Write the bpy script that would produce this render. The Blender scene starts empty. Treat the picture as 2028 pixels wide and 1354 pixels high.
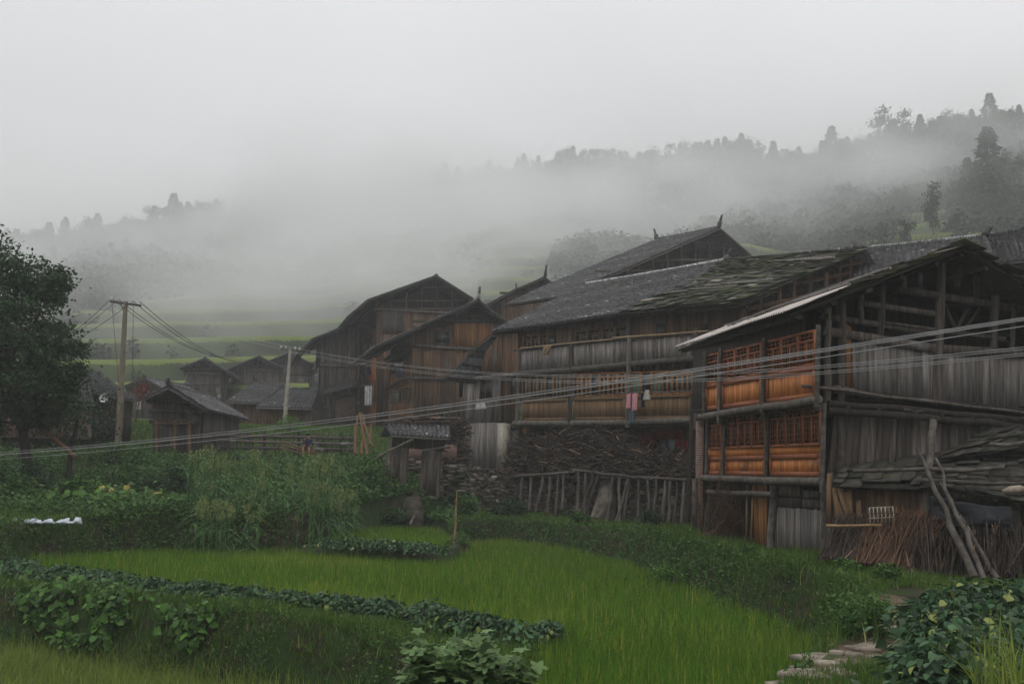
import bpy, math, random
import numpy as np
C = bpy.context; SC = C.scene
rng = np.random.default_rng(7); random.seed(7)
# ---------------------------------------------------------------- camera
F, CX, CY = 1900.0, 1014.0, 677.0
PITCH = math.atan(243/1900.0); ROLL = 0.03
_f = np.array([0, math.cos(PITCH), math.sin(PITCH)])
_r0 = np.array([1.0, 0, 0]); _u0 = np.array([0, -math.sin(PITCH), math.cos(PITCH)])
_r = math.cos(ROLL)*_r0 + math.sin(ROLL)*_u0
_u = -math.sin(ROLL)*_r0 + math.cos(ROLL)*_u0
from mathutils import Matrix, Vector
cd = bpy.data.cameras.new('camera'); cam = bpy.data.objects.new('camera', cd); SC.collection.objects.link(cam)
cd.sensor_width = 36.0; cd.lens = F/2028*36.0; cd.clip_start = 0.1; cd.clip_end = 3000
cam.matrix_world = Matrix(((_r[0], _u[0], -_f[0], 0), (_r[1], _u[1], -_f[1], 0), (_r[2], _u[2], -_f[2], 0), (0, 0, 0, 1)))
SC.camera = cam
# ---------------------------------------------------------------- world, sun, exposure
SUN_EL, SUN_AZ = math.radians(58), math.radians(200)
w = bpy.data.worlds.new('World'); SC.world = w; w.use_nodes = True
nt = w.node_tree; nt.nodes.clear()
N = nt.nodes.new; L = nt.links.new
out = N('ShaderNodeOutputWorld'); bg = N('ShaderNodeBackground'); sky = N('ShaderNodeTexSky')
sky.sky_type = 'NISHITA'; sky.sun_disc = False; sky.sun_elevation = SUN_EL; sky.sun_rotation = SUN_AZ
sky.air_density = 2.0; sky.dust_density = 6.0
hs = N('ShaderNodeHueSaturation'); hs.inputs['Saturation'].default_value = 0.10
L(sky.outputs[0], hs.inputs['Color'])
# even overcast layer: soft cloud mottling over the desaturated sky
tc = N('ShaderNodeTexCoord'); ns = N('ShaderNodeTexNoise'); ns.inputs['Scale'].default_value = 1.6; ns.inputs['Detail'].default_value = 3
mp = N('ShaderNodeMapping'); mp.inputs['Scale'].default_value = (1, 1, 2.2); L(tc.outputs['Generated'], mp.inputs['Vector']); L(mp.outputs[0], ns.inputs['Vector'])
cr = N('ShaderNodeValToRGB'); cr.color_ramp.elements[0].position = .3; cr.color_ramp.elements[1].position = .7
cr.color_ramp.elements[0].color = (14.3, 14.5, 14.8, 1); cr.color_ramp.elements[1].color = (16.3, 16.3, 16.7, 1)
L(ns.outputs[0], cr.inputs[0])
# overcast sky: zenith three times brighter than the horizon (CIE law, (1 + 2 sin e) / 3)
sx = N('ShaderNodeSeparateXYZ'); L(tc.outputs['Generated'], sx.inputs[0])
gr = N('ShaderNodeMapRange'); gr.inputs['From Min'].default_value = 0; gr.inputs['From Max'].default_value = 1; gr.inputs['To Min'].default_value = .46; gr.inputs['To Max'].default_value = 1
L(sx.outputs[2], gr.inputs[0]); ov = N('ShaderNodeVectorMath'); ov.operation = 'SCALE'; L(cr.outputs[0], ov.inputs[0]); L(gr.outputs[0], ov.inputs['Scale'])
mx = N('ShaderNodeMixRGB'); mx.inputs[0].default_value = 0.88
L(hs.outputs[0], mx.inputs[1]); L(ov.outputs[0], mx.inputs[2]); L(mx.outputs[0], bg.inputs[0])
bg.inputs[1].default_value = 0.081; L(bg.outputs[0], out.inputs[0])
sl = bpy.data.lights.new('sun', 'SUN'); sl.energy = 0.5; sl.angle = math.radians(35); sl.color = (1, .97, .93)
so = bpy.data.objects.new('sun', sl); SC.collection.objects.link(so)
_sd = Vector((math.sin(SUN_AZ)*math.cos(SUN_EL), math.cos(SUN_AZ)*math.cos(SUN_EL), math.sin(SUN_EL)))
so.rotation_euler = _sd.to_track_quat('Z', 'Y').to_euler()
vs = SC.view_settings; vs.view_transform = 'Standard'; vs.look = 'None'; vs.gamma = 1; vs.exposure = 0.12
cy = SC.cycles; cy.volume_bounces = 12; cy.max_bounces = 12; cy.diffuse_bounces = 3; cy.glossy_bounces = 2
cy.transparent_max_bounces = 96; cy.volume_step_rate = 1.0; cy.volume_max_steps = 64; cy.use_denoising = True; cy.caustics_reflective = False; cy.caustics_refractive = False
# ---------------------------------------------------------------- pixel geometry
def ray(px, py): return _f*F + _r*(px-CX) + _u*(CY-py)
def at(px, py, Y):
    d = ray(px, py); return d*(Y/d[1])
def gz(px, py, z):
    d = ray(px, py); return d*(z/d[2])
def hor(px): return 920 + .03*(px-CX)
def nrm(v):
    v = np.asarray(v, float); n = np.linalg.norm(v); return v/n if n > 1e-12 else v
UP = np.array([0, 0, 1.0])
def V3(*a): return np.array(a, float)
class PL:                                   # vertical plane through a plan point and a plan direction
    def __init__(s, p0, d):
        s.p = V3(p0[0], p0[1], 0); s.d = nrm(V3(d[0], d[1], 0)); n = np.cross(s.d, UP)
        if n @ s.p > 0: n = -n
        s.n = n                              # faces the camera
    def h(s, px, py, off=0.0):
        r = ray(px, py); q = s.p + s.n*off; return r*((q@s.n)/(r@s.n))
def plpx(pa, Ya, pb, Yb):
    a = at(pa, hor(pa), Ya); b = at(pb, hor(pb), Yb); return PL(a, b-a)
def plan(px, Y): return at(px, hor(px), Y)
# ---------------------------------------------------------------- mesh builder
class MB:
    def __init__(s): s.v = []; s.f = []; s.n = 0
    def add(s, V, Fc, tone=None):
        V = np.asarray(V, float).reshape(-1, 3); Fc = np.asarray(Fc, int)
        if Fc.ndim == 1: Fc = Fc[None]
        t = np.full(len(Fc), random.random()) if tone is None else np.broadcast_to(np.asarray(tone, float), (len(Fc),))
        s.v.append(V); s.f.append((Fc+s.n, t)); s.n += len(V)
    def hexa(s, lo, hi, tone=None):         # lo, hi: 4 points each, same winding
        s.add(list(lo)+list(hi), [(3,2,1,0),(4,5,6,7),(0,1,5,4),(1,2,6,5),(2,3,7,6),(3,0,4,7)], tone)
    def box(s, c, sx, sy, sz, tone=None, ax=None):
        c = V3(*c); x = V3(1,0,0) if ax is None else nrm(ax); y = np.cross(UP, x)
        lo = [c-x*sx/2-y*sy/2, c+x*sx/2-y*sy/2, c+x*sx/2+y*sy/2, c-x*sx/2+y*sy/2]
        s.hexa(lo, [p+UP*sz for p in lo], tone)
    def bar(s, a, b, w, d, n=None, tone=None):     # bar from a to b: width w across, depth d along n
        a = np.asarray(a); b = np.asarray(b); t = nrm(b-a); n = UP if n is None else np.asarray(n)
        if abs(t@n) > .95: n = V3(1,0,0)
        n = nrm(n - t*(n@t)); x = np.cross(t, n)
        lo = [a-x*w/2-n*d/2, a+x*w/2-n*d/2, a+x*w/2+n*d/2, a-x*w/2+n*d/2]
        s.hexa(lo, [p+(b-a) for p in lo], tone)
    def tube(s, pts, r, n=7, tone=None, cap=True):
        pts = [np.asarray(p, float) for p in pts]; m = len(pts); r = [r]*m if np.isscalar(r) else r
        V = []
        for i, p in enumerate(pts):
            t = nrm(pts[min(i+1, m-1)]-pts[max(i-1, 0)]); a = nrm(np.cross(t, V3(.13,.31,.94) if abs(t[2]) < .9 else V3(1,.1,0))); b = np.cross(t, a)
            for k in range(n):
                th = 2*math.pi*k/n; V.append(p+(a*math.cos(th)+b*math.sin(th))*r[i])
        Q = [(i*n+k, i*n+(k+1)%n, (i+1)*n+(k+1)%n, (i+1)*n+k) for i in range(m-1) for k in range(n)]
        tt = random.random() if tone is None else tone
        s.add(V, Q, tt)
        if cap: s.add([V[k] for k in range(n)], [tuple(range(n))[::-1]], tt); s.add(V[-n:], [tuple(range(n))], tt)
    def log(s, a, b, r, r2=None, wob=.02, seg=5, tone=None):
        a = np.asarray(a); b = np.asarray(b); r2 = r if r2 is None else r2
        P = [a+(b-a)*t + (rng.normal(0, wob, 3) if 0 < t < 1 else 0) for t in np.linspace(0, 1, seg)]
        s.tube(P, [(r+(r2-r)*t)*random.uniform(.9, 1.1) for t in np.linspace(0, 1, seg)], 7, tone)
    def prism(s, poly, off, tone=None):      # polygon + offset vector
        m = len(poly); P = [np.asarray(p) for p in poly]; o = np.asarray(off)
        tt = random.random() if tone is None else tone
        s.add(P+[p+o for p in P], [(i, (i+1) % m, (i+1) % m+m, i+m) for i in range(m)], tt)
        s.add(P, [tuple(range(m))[::-1]], tt); s.add([p+o for p in P], [tuple(range(m))], tt)
    def qp(s, pl, q, off=0, th=.05, tone=None):  # slab from pixel quad on a plane
        a = [pl.h(x, y, off-th) for x, y in q]; b = [pl.h(x, y, off) for x, y in q]; s.hexa(a, b, tone)
    def planks(s, lo, hi, n, w=.2, th=.03, jit=.012, gap=.006, rag=0.0, tone=None, tr=1.0):
        # boards between two 3-D polylines (same length), n = outward normal
        for (a, b), (c, d) in zip(zip(lo[:-1], lo[1:]), zip(hi[:-1], hi[1:])):
            a, b, c, d = map(np.asarray, (a, b, c, d)); Lh = max(np.linalg.norm(b-a), np.linalg.norm(d-c))
            k = max(1, int(round(Lh/w))); cuts = np.linspace(0, 1, k+1)
            if k > 1: cuts[1:-1] += rng.uniform(-.2, .2, k-1)/k
            for t0, t1 in zip(cuts[:-1], cuts[1:]):
                g = gap/Lh; t0 += g; t1 -= g; o = n*random.uniform(-jit, jit)
                r0 = n*0 + UP*random.uniform(-rag, rag); r1 = UP*random.uniform(-rag, rag)
                q = [a+(b-a)*t0+r0, a+(b-a)*t1+r0, c+(d-c)*t1+r1, c+(d-c)*t0+r1]
                s.hexa([p+o-n*th for p in q], [p+o for p in q], (random.random() if tone is None else tone)*tr)
    def pplanks(s, pl, lo, hi, off=0, w=.2, **k):
        s.planks([pl.h(x, y, off) for x, y in lo], [pl.h(x, y, off) for x, y in hi], pl.n, w, **k)
    def patch(s, c00, c10, c11, c01, nu, nv, fn=None, tone=.5):   # bilinear grid
        u, v = np.meshgrid(np.linspace(0, 1, nu+1), np.linspace(0, 1, nv+1), indexing='ij'); u = u[..., None]; v = v[..., None]
        P = c00*(1-u)*(1-v)+c10*u*(1-v)+c11*u*v+c01*(1-u)*v
        if fn is not None: P = fn(P, u, v)
        i, j = np.meshgrid(np.arange(nu), np.arange(nv), indexing='ij'); a = (i*(nv+1)+j).ravel()
        s.add(P.reshape(-1, 3), np.stack([a, a+nv+1, a+nv+2, a+1], 1), tone)
    def tiles(s, E0, E1, R1, R0, cw=.2, rh=.17, rag=.02):
        # curved roof tiles between eave E0-E1 and ridge R0-R1, alternate troughs and covers
        E0, E1, R1, R0 = map(np.asarray, (E0, E1, R1, R0))
        Lw = (np.linalg.norm(E1-E0)+np.linalg.norm(R1-R0))/2; Lh = (np.linalg.norm(R0-E0)+np.linalg.norm(R1-E1))/2
        nc = max(2, int(Lw/cw)*2); nr = max(2, int(Lh/rh)); n = np.cross(E1-E0, R0-E0); n = nrm(n); n = -n if n[2] < 0 else n
        I, J = np.meshgrid(np.arange(nc), np.arange(nr), indexing='ij'); I = I.ravel(); J = J.ravel(); m = len(I)
        odd = (I % 2).astype(float); drop = rng.random(m) > .012; I, J, odd = I[drop], J[drop], odd[drop]; m = len(I)
        uc = (I+.5)/nc + rng.normal(0, .06, m)/nc; hw = .62/nc; v0 = J/nr + rng.normal(0, .08, m)/nr - .12/nr; v1 = v0+1.35/nr
        sk = rng.normal(0, .07, m)/nc; colw = np.sin(I*1.7)*.015; Ls = []
        for v, lift, sg in ((v0, .045, 0), (v1, .0, 1)):
            for k, (du, hz) in enumerate(((-1, 0.), (0, 1.), (1, 0.))):
                u = uc+du*hw+sk*(1 if sg else -1); h = np.where(odd > 0, .035+hz*.05, .03-hz*.04)+lift*1.0+rng.normal(0, .006, m)
                b = (E0+(E1-E0)*u[:, None])*(1-v[:, None])+(R0+(R1-R0)*u[:, None])*v[:, None]
                Ls.append(b+n*(h+colw)[:, None])
        V = np.stack(Ls, 1).reshape(-1, 3); k = np.arange(m)*6
        Q = np.concatenate([np.stack([k, k+1, k+4, k+3], 1), np.stack([k+1, k+2, k+5, k+4], 1)])
        t = rng.random(m)*.75+.25*np.clip(np.sin(J*.35+I*.05)*.5+.5, 0, 1); s.add(V, Q, np.concatenate([t, t]))
        s.hexa([E0-n*.06, E1-n*.06, R1-n*.06, R0-n*.06], [E0, E1, R1, R0], .4)
    def slabs(s, E0, E1, R1, R0, cw=.5, rh=.45, jag=.12, thick=.03, holes=.03):
        # rough bark / board shingles
        E0, E1, R1, R0 = map(np.asarray, (E0, E1, R1, R0))
        Lw = (np.linalg.norm(E1-E0)+np.linalg.norm(R1-R0))/2; Lh = (np.linalg.norm(R0-E0)+np.linalg.norm(R1-E1))/2
        n = nrm(np.cross(E1-E0, R0-E0)); n = -n if n[2] < 0 else n; nr = max(2, int(Lh/rh))
        for j in range(nr):
            u = -.02+random.random()*.02
            while u < 1:
                du = cw/Lw*random.uniform(.5, 1.4); v0 = j/nr-.1/nr+random.gauss(0, jag)/nr; v1 = v0+1.5/nr
                if random.random() > holes:
                    li = random.uniform(.05, .12); q = []
                    for (uu, vv, hh) in ((u, v0, li), (u+du, v0+random.gauss(0, .06)/nr, li+random.gauss(0, .02)), (u+du, v1, .02), (u, v1, .02)):
                        q.append((E0+(E1-E0)*uu)*(1-vv)+(R0+(R1-R0)*uu)*vv+n*hh)
                    s.hexa([p-n*thick for p in q], q)
                u += du*.93
        s.hexa([E0-n*.05, E1-n*.05, R1-n*.05, R0-n*.05], [E0, E1, R1, R0], .1)
    def blades(s, P, h, w, lean=.35, seg=2, tone=None, droop=.25, az=None):
        P = np.asarray(P, float); m = len(P); h = np.broadcast_to(h, (m,)).astype(float); w = np.broadcast_to(w, (m,)).astype(float)
        a = rng.uniform(0, 2*math.pi, m) if az is None else az; D = np.stack([np.cos(a), np.sin(a), np.zeros(m)], 1)
        b = rng.uniform(0, 2*math.pi, m); X = np.stack([np.cos(b), np.sin(b), np.zeros(m)], 1)
        le = np.abs(rng.normal(0, lean, m)); R = []
        for i in range(seg+1):
            t = i/seg; c = P+UP*(h*(t-droop*le*t*t))[:, None]+D*(h*le*t**1.8)[:, None]; ww = w*(1-t**2*.92)*.5
            R += [c-X*ww[:, None], c+X*ww[:, None]]
        k = np.arange(m)*2*(seg+1); V = np.stack(R, 1).reshape(-1, 3)
        Q = np.concatenate([np.stack([k+2*i, k+2*i+1, k+2*i+3, k+2*i+2], 1) for i in range(seg)])
        t = rng.random(m) if tone is None else np.broadcast_to(tone, (m,)); s.add(V, Q, np.tile(t, seg))
    def leaves(s, P, size, flat=.0, asp=.6, tone=None, droop=.0, dirs=None):
        P = np.asarray(P, float); m = len(P); size = np.broadcast_to(size, (m,))*rng.uniform(.7, 1.3, m)
        if dirs is None:
            D = rng.normal(0, 1, (m, 3)); D[:, 2] *= (1-flat); D[:, 2] -= droop
        else: D = dirs+rng.normal(0, .25, (m, 3))
        D /= np.linalg.norm(D, axis=1)[:, None]+1e-9
        U = rng.normal(0, 1, (m, 3)); U[:, 2] = np.abs(U[:, 2])*(1+2*flat)+flat; X = np.cross(D, U); X /= np.linalg.norm(X, axis=1)[:, None]+1e-9
        Nn = np.cross(X, D); S = size[:, None]
        V = np.stack([P, P+D*S*.45-X*S*asp*.5-Nn*S*.06, P+D*S-Nn*S*.18, P+D*S*.45+X*S*asp*.5-Nn*S*.06], 1).reshape(-1, 3)
        k = np.arange(m)*4; t = rng.random(m) if tone is None else np.broadcast_to(tone, (m,))
        Q = np.concatenate([np.stack([k, k+1, k+2], 1), np.stack([k, k+2, k+3], 1)]); s.add(V, Q, np.tile(t, 2))
    def ovate(s, P, size, dirs=None, asp=.7, tone=None, up=.9, fold=.14, curl=.25, lobes=0):
        P = np.asarray(P, float); m = len(P); size = np.broadcast_to(size, (m,))*rng.uniform(.55, 1.25, m); D = rng.normal(0, 1, (m, 3)) if dirs is None else dirs+rng.normal(0, .3, (m, 3)); D /= np.linalg.norm(D, axis=1)[:, None]+1e-9
        U = rng.normal(0, .45, (m, 3)); U[:, 2] += up; X = np.cross(D, U); X /= np.linalg.norm(X, axis=1)[:, None]+1e-9; Nn = np.cross(X, D); S = size[:, None]; cu = rng.uniform(.3, 1.7, (m, 1))*curl
        prof = ((.0, .0), (.18, .40), (.42, .5), (.72, .33), (1.0, .0)) if not lobes else ((.0, .1), (.05, .52), (.42, .42), (.62, .5), (1.0, .0)); pts = []
        for t, w_ in prof: c = P+D*S*t-Nn*S*cu*t*t; pts += [c-X*S*w_*asp+Nn*S*w_*fold, c, c+X*S*w_*asp+Nn*S*w_*fold]
        V = np.stack(pts, 1).reshape(-1, 3); k = np.arange(m)*15; Q = []
        for i in range(4):
            for j in (0, 1): Q.append(np.stack([k+3*i+j, k+3*i+j+1, k+3*i+j+4, k+3*i+j+3], 1))
        t = rng.random(m) if tone is None else np.broadcast_to(tone, (m,)); s.add(V, np.concatenate(Q), np.tile(t, 8))
    def build(s, name, mat, parent=None, smooth=False):
        me = bpy.data.meshes.new(name); base = np.array(parent_world(parent)) if parent is not None else np.zeros(3)
        if s.v:
            V = np.concatenate(s.v)-base; loops = np.concatenate([f.ravel() for f, t in s.f])
            tot = np.concatenate([np.full(len(f), f.shape[1]) for f, t in s.f]); st = np.concatenate([[0], np.cumsum(tot)[:-1]])
            me.vertices.add(len(V)); me.vertices.foreach_set('co', V.ravel().astype(np.float32))
            me.loops.add(len(loops)); me.loops.foreach_set('vertex_index', loops.astype(np.int32))
            me.polygons.add(len(tot)); me.polygons.foreach_set('loop_start', st.astype(np.int32)); me.polygons.foreach_set('loop_total', tot.astype(np.int32))
            me.update(calc_edges=True)
            a = me.attributes.new('tone', 'FLOAT', 'FACE'); a.data.foreach_set('value', np.concatenate([t for f, t in s.f]).astype(np.float32))
            if smooth: me.polygons.foreach_set('use_smooth', np.ones(len(tot), bool))
            me.validate()
        me.materials.append(mat); o = bpy.data.objects.new(name, me); SC.collection.objects.link(o)
        if parent is not None: o.parent = parent
        return o
def parent_world(p):
    x = Vector((0, 0, 0))
    while p is not None: x = x+p.location; p = p.parent
    return tuple(x)
def thing(name, label, cat, loc, group=None):
    o = bpy.data.objects.new(name, None); SC.collection.objects.link(o); o.location = tuple(loc); o.empty_display_size = .2
    return tag(o, label, cat, group)
def tag(o, label, cat, group=None, kind=None):
    if label: o['label'] = label
    if cat: o['category'] = cat
    if group: o['group'] = group
    if kind: o['kind'] = kind
    return o
def struct(o): o['kind'] = 'structure'; return o
def stuff(o, label, cat): return tag(o, label, cat, kind='stuff')
def dup(root, loc, rot=0, scale=1, label=None, group=None, lean=0):
    r = root.copy(); SC.collection.objects.link(r); r.location = tuple(loc); r.rotation_euler = (lean, 0, rot); r.scale = (scale,)*3 if np.isscalar(scale) else scale
    if label: r['label'] = label
    if group: r['group'] = group
    for ch in list(root.children):
        c = ch.copy(); SC.collection.objects.link(c); c.parent = r
        for g in list(ch.children):
            d = g.copy(); SC.collection.objects.link(d); d.parent = c
    return r
# ---------------------------------------------------------------- materials
def mat(name, c1, c2, scale=(3,3,3), nscale=1.0, detail=4, tone=(.65,1.35), rough=.9, bump=.0, bscale=None, spot=None, trans=0, spec=.2, c3=None):
    m = bpy.data.materials.new(name); m.use_nodes = True; t = m.node_tree; t.nodes.clear(); n = t.nodes.new; l = t.links.new
    o = n('ShaderNodeOutputMaterial'); b = n('ShaderNodeBsdfPrincipled'); b.inputs['Roughness'].default_value = rough
    b.inputs['Specular IOR Level'].default_value = spec
    g = n('ShaderNodeTexCoord'); mp = n('ShaderNodeMapping'); mp.inputs['Scale'].default_value = scale; l(g.outputs['Object'], mp.inputs[0])
    at_ = n('ShaderNodeAttribute'); at_.attribute_name = 'tone'
    ad = n('ShaderNodeVectorMath'); ad.operation = 'ADD'; cm = n('ShaderNodeVectorMath'); cm.operation = 'SCALE'; cm.inputs[0].default_value = (37, 17, 9)
    l(at_.outputs['Fac'], cm.inputs['Scale']); l(mp.outputs[0], ad.inputs[0]); l(cm.outputs[0], ad.inputs[1])
    ns = n('ShaderNodeTexNoise'); ns.inputs['Scale'].default_value = nscale; ns.inputs['Detail'].default_value = detail; ns.inputs['Roughness'].default_value = .6
    l(ad.outputs[0], ns.inputs['Vector'])
    r = n('ShaderNodeValToRGB'); r.color_ramp.elements[0].position = .35; r.color_ramp.elements[1].position = .65
    r.color_ramp.elements[0].color = (*c1, 1); r.color_ramp.elements[1].color = (*c2, 1); l(ns.outputs[0], r.inputs[0]); col = r.outputs[0]
    if spot:                                   # second, large patches of another colour (moss, algae, damp)
        n2 = n('ShaderNodeTexNoise'); n2.inputs['Scale'].default_value = spot[1]; n2.inputs['Detail'].default_value = 5; l(g.outputs['Object'], n2.inputs['Vector'])
        r2 = n('ShaderNodeValToRGB'); r2.color_ramp.elements[0].position = spot[2]; r2.color_ramp.elements[1].position = spot[2]+.1
        l(n2.outputs[0], r2.inputs[0]); mx = n('ShaderNodeMixRGB'); mx.inputs[2].default_value = (*spot[0], 1); l(r2.outputs[0], mx.inputs[0]); l(col, mx.inputs[1]); col = mx.outputs[0]
    if c3:                                     # a share of the pieces has its own colour
        th = n('ShaderNodeMath'); th.operation = 'GREATER_THAN'; th.inputs[1].default_value = c3[1]; l(at_.outputs['Fac'], th.inputs[0])
        mx = n('ShaderNodeMixRGB'); mx.inputs[2].default_value = (*c3[0], 1); l(th.outputs[0], mx.inputs[0]); l(col, mx.inputs[1]); col = mx.outputs[0]
    mr = n('ShaderNodeMapRange'); kk = 1.12 if tone[1]-tone[0] > .3 else 1.0; mr.inputs['To Min'].default_value = tone[0]*kk; mr.inputs['To Max'].default_value = tone[1]*kk; l(at_.outputs['Fac'], mr.inputs[0])
    sc = n('ShaderNodeVectorMath'); sc.operation = 'SCALE'; l(col, sc.inputs[0]); l(mr.outputs[0], sc.inputs['Scale']); l(sc.outputs[0], b.inputs['Base Color'])
    if bump:
        bp = n('ShaderNodeBump'); bp.inputs['Strength'].default_value = bump; bp.inputs['Distance'].default_value = .02
        n3 = n('ShaderNodeTexNoise'); n3.inputs['Scale'].default_value = bscale or nscale*3; n3.inputs['Detail'].default_value = 6; l(ad.outputs[0], n3.inputs['Vector'])
        l(n3.outputs[0], bp.inputs['Height']); l(bp.outputs[0], b.inputs['Normal'])
    if trans:
        tr = n('ShaderNodeBsdfTranslucent'); l(sc.outputs[0], tr.inputs[0]); ms = n('ShaderNodeMixShader'); ms.inputs[0].default_value = trans
        l(b.outputs[0], ms.inputs[1]); l(tr.outputs[0], ms.inputs[2]); l(ms.outputs[0], o.inputs[0])
    else: l(b.outputs[0], o.inputs[0])
    return m
WV = (9, 9, .7)
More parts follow.
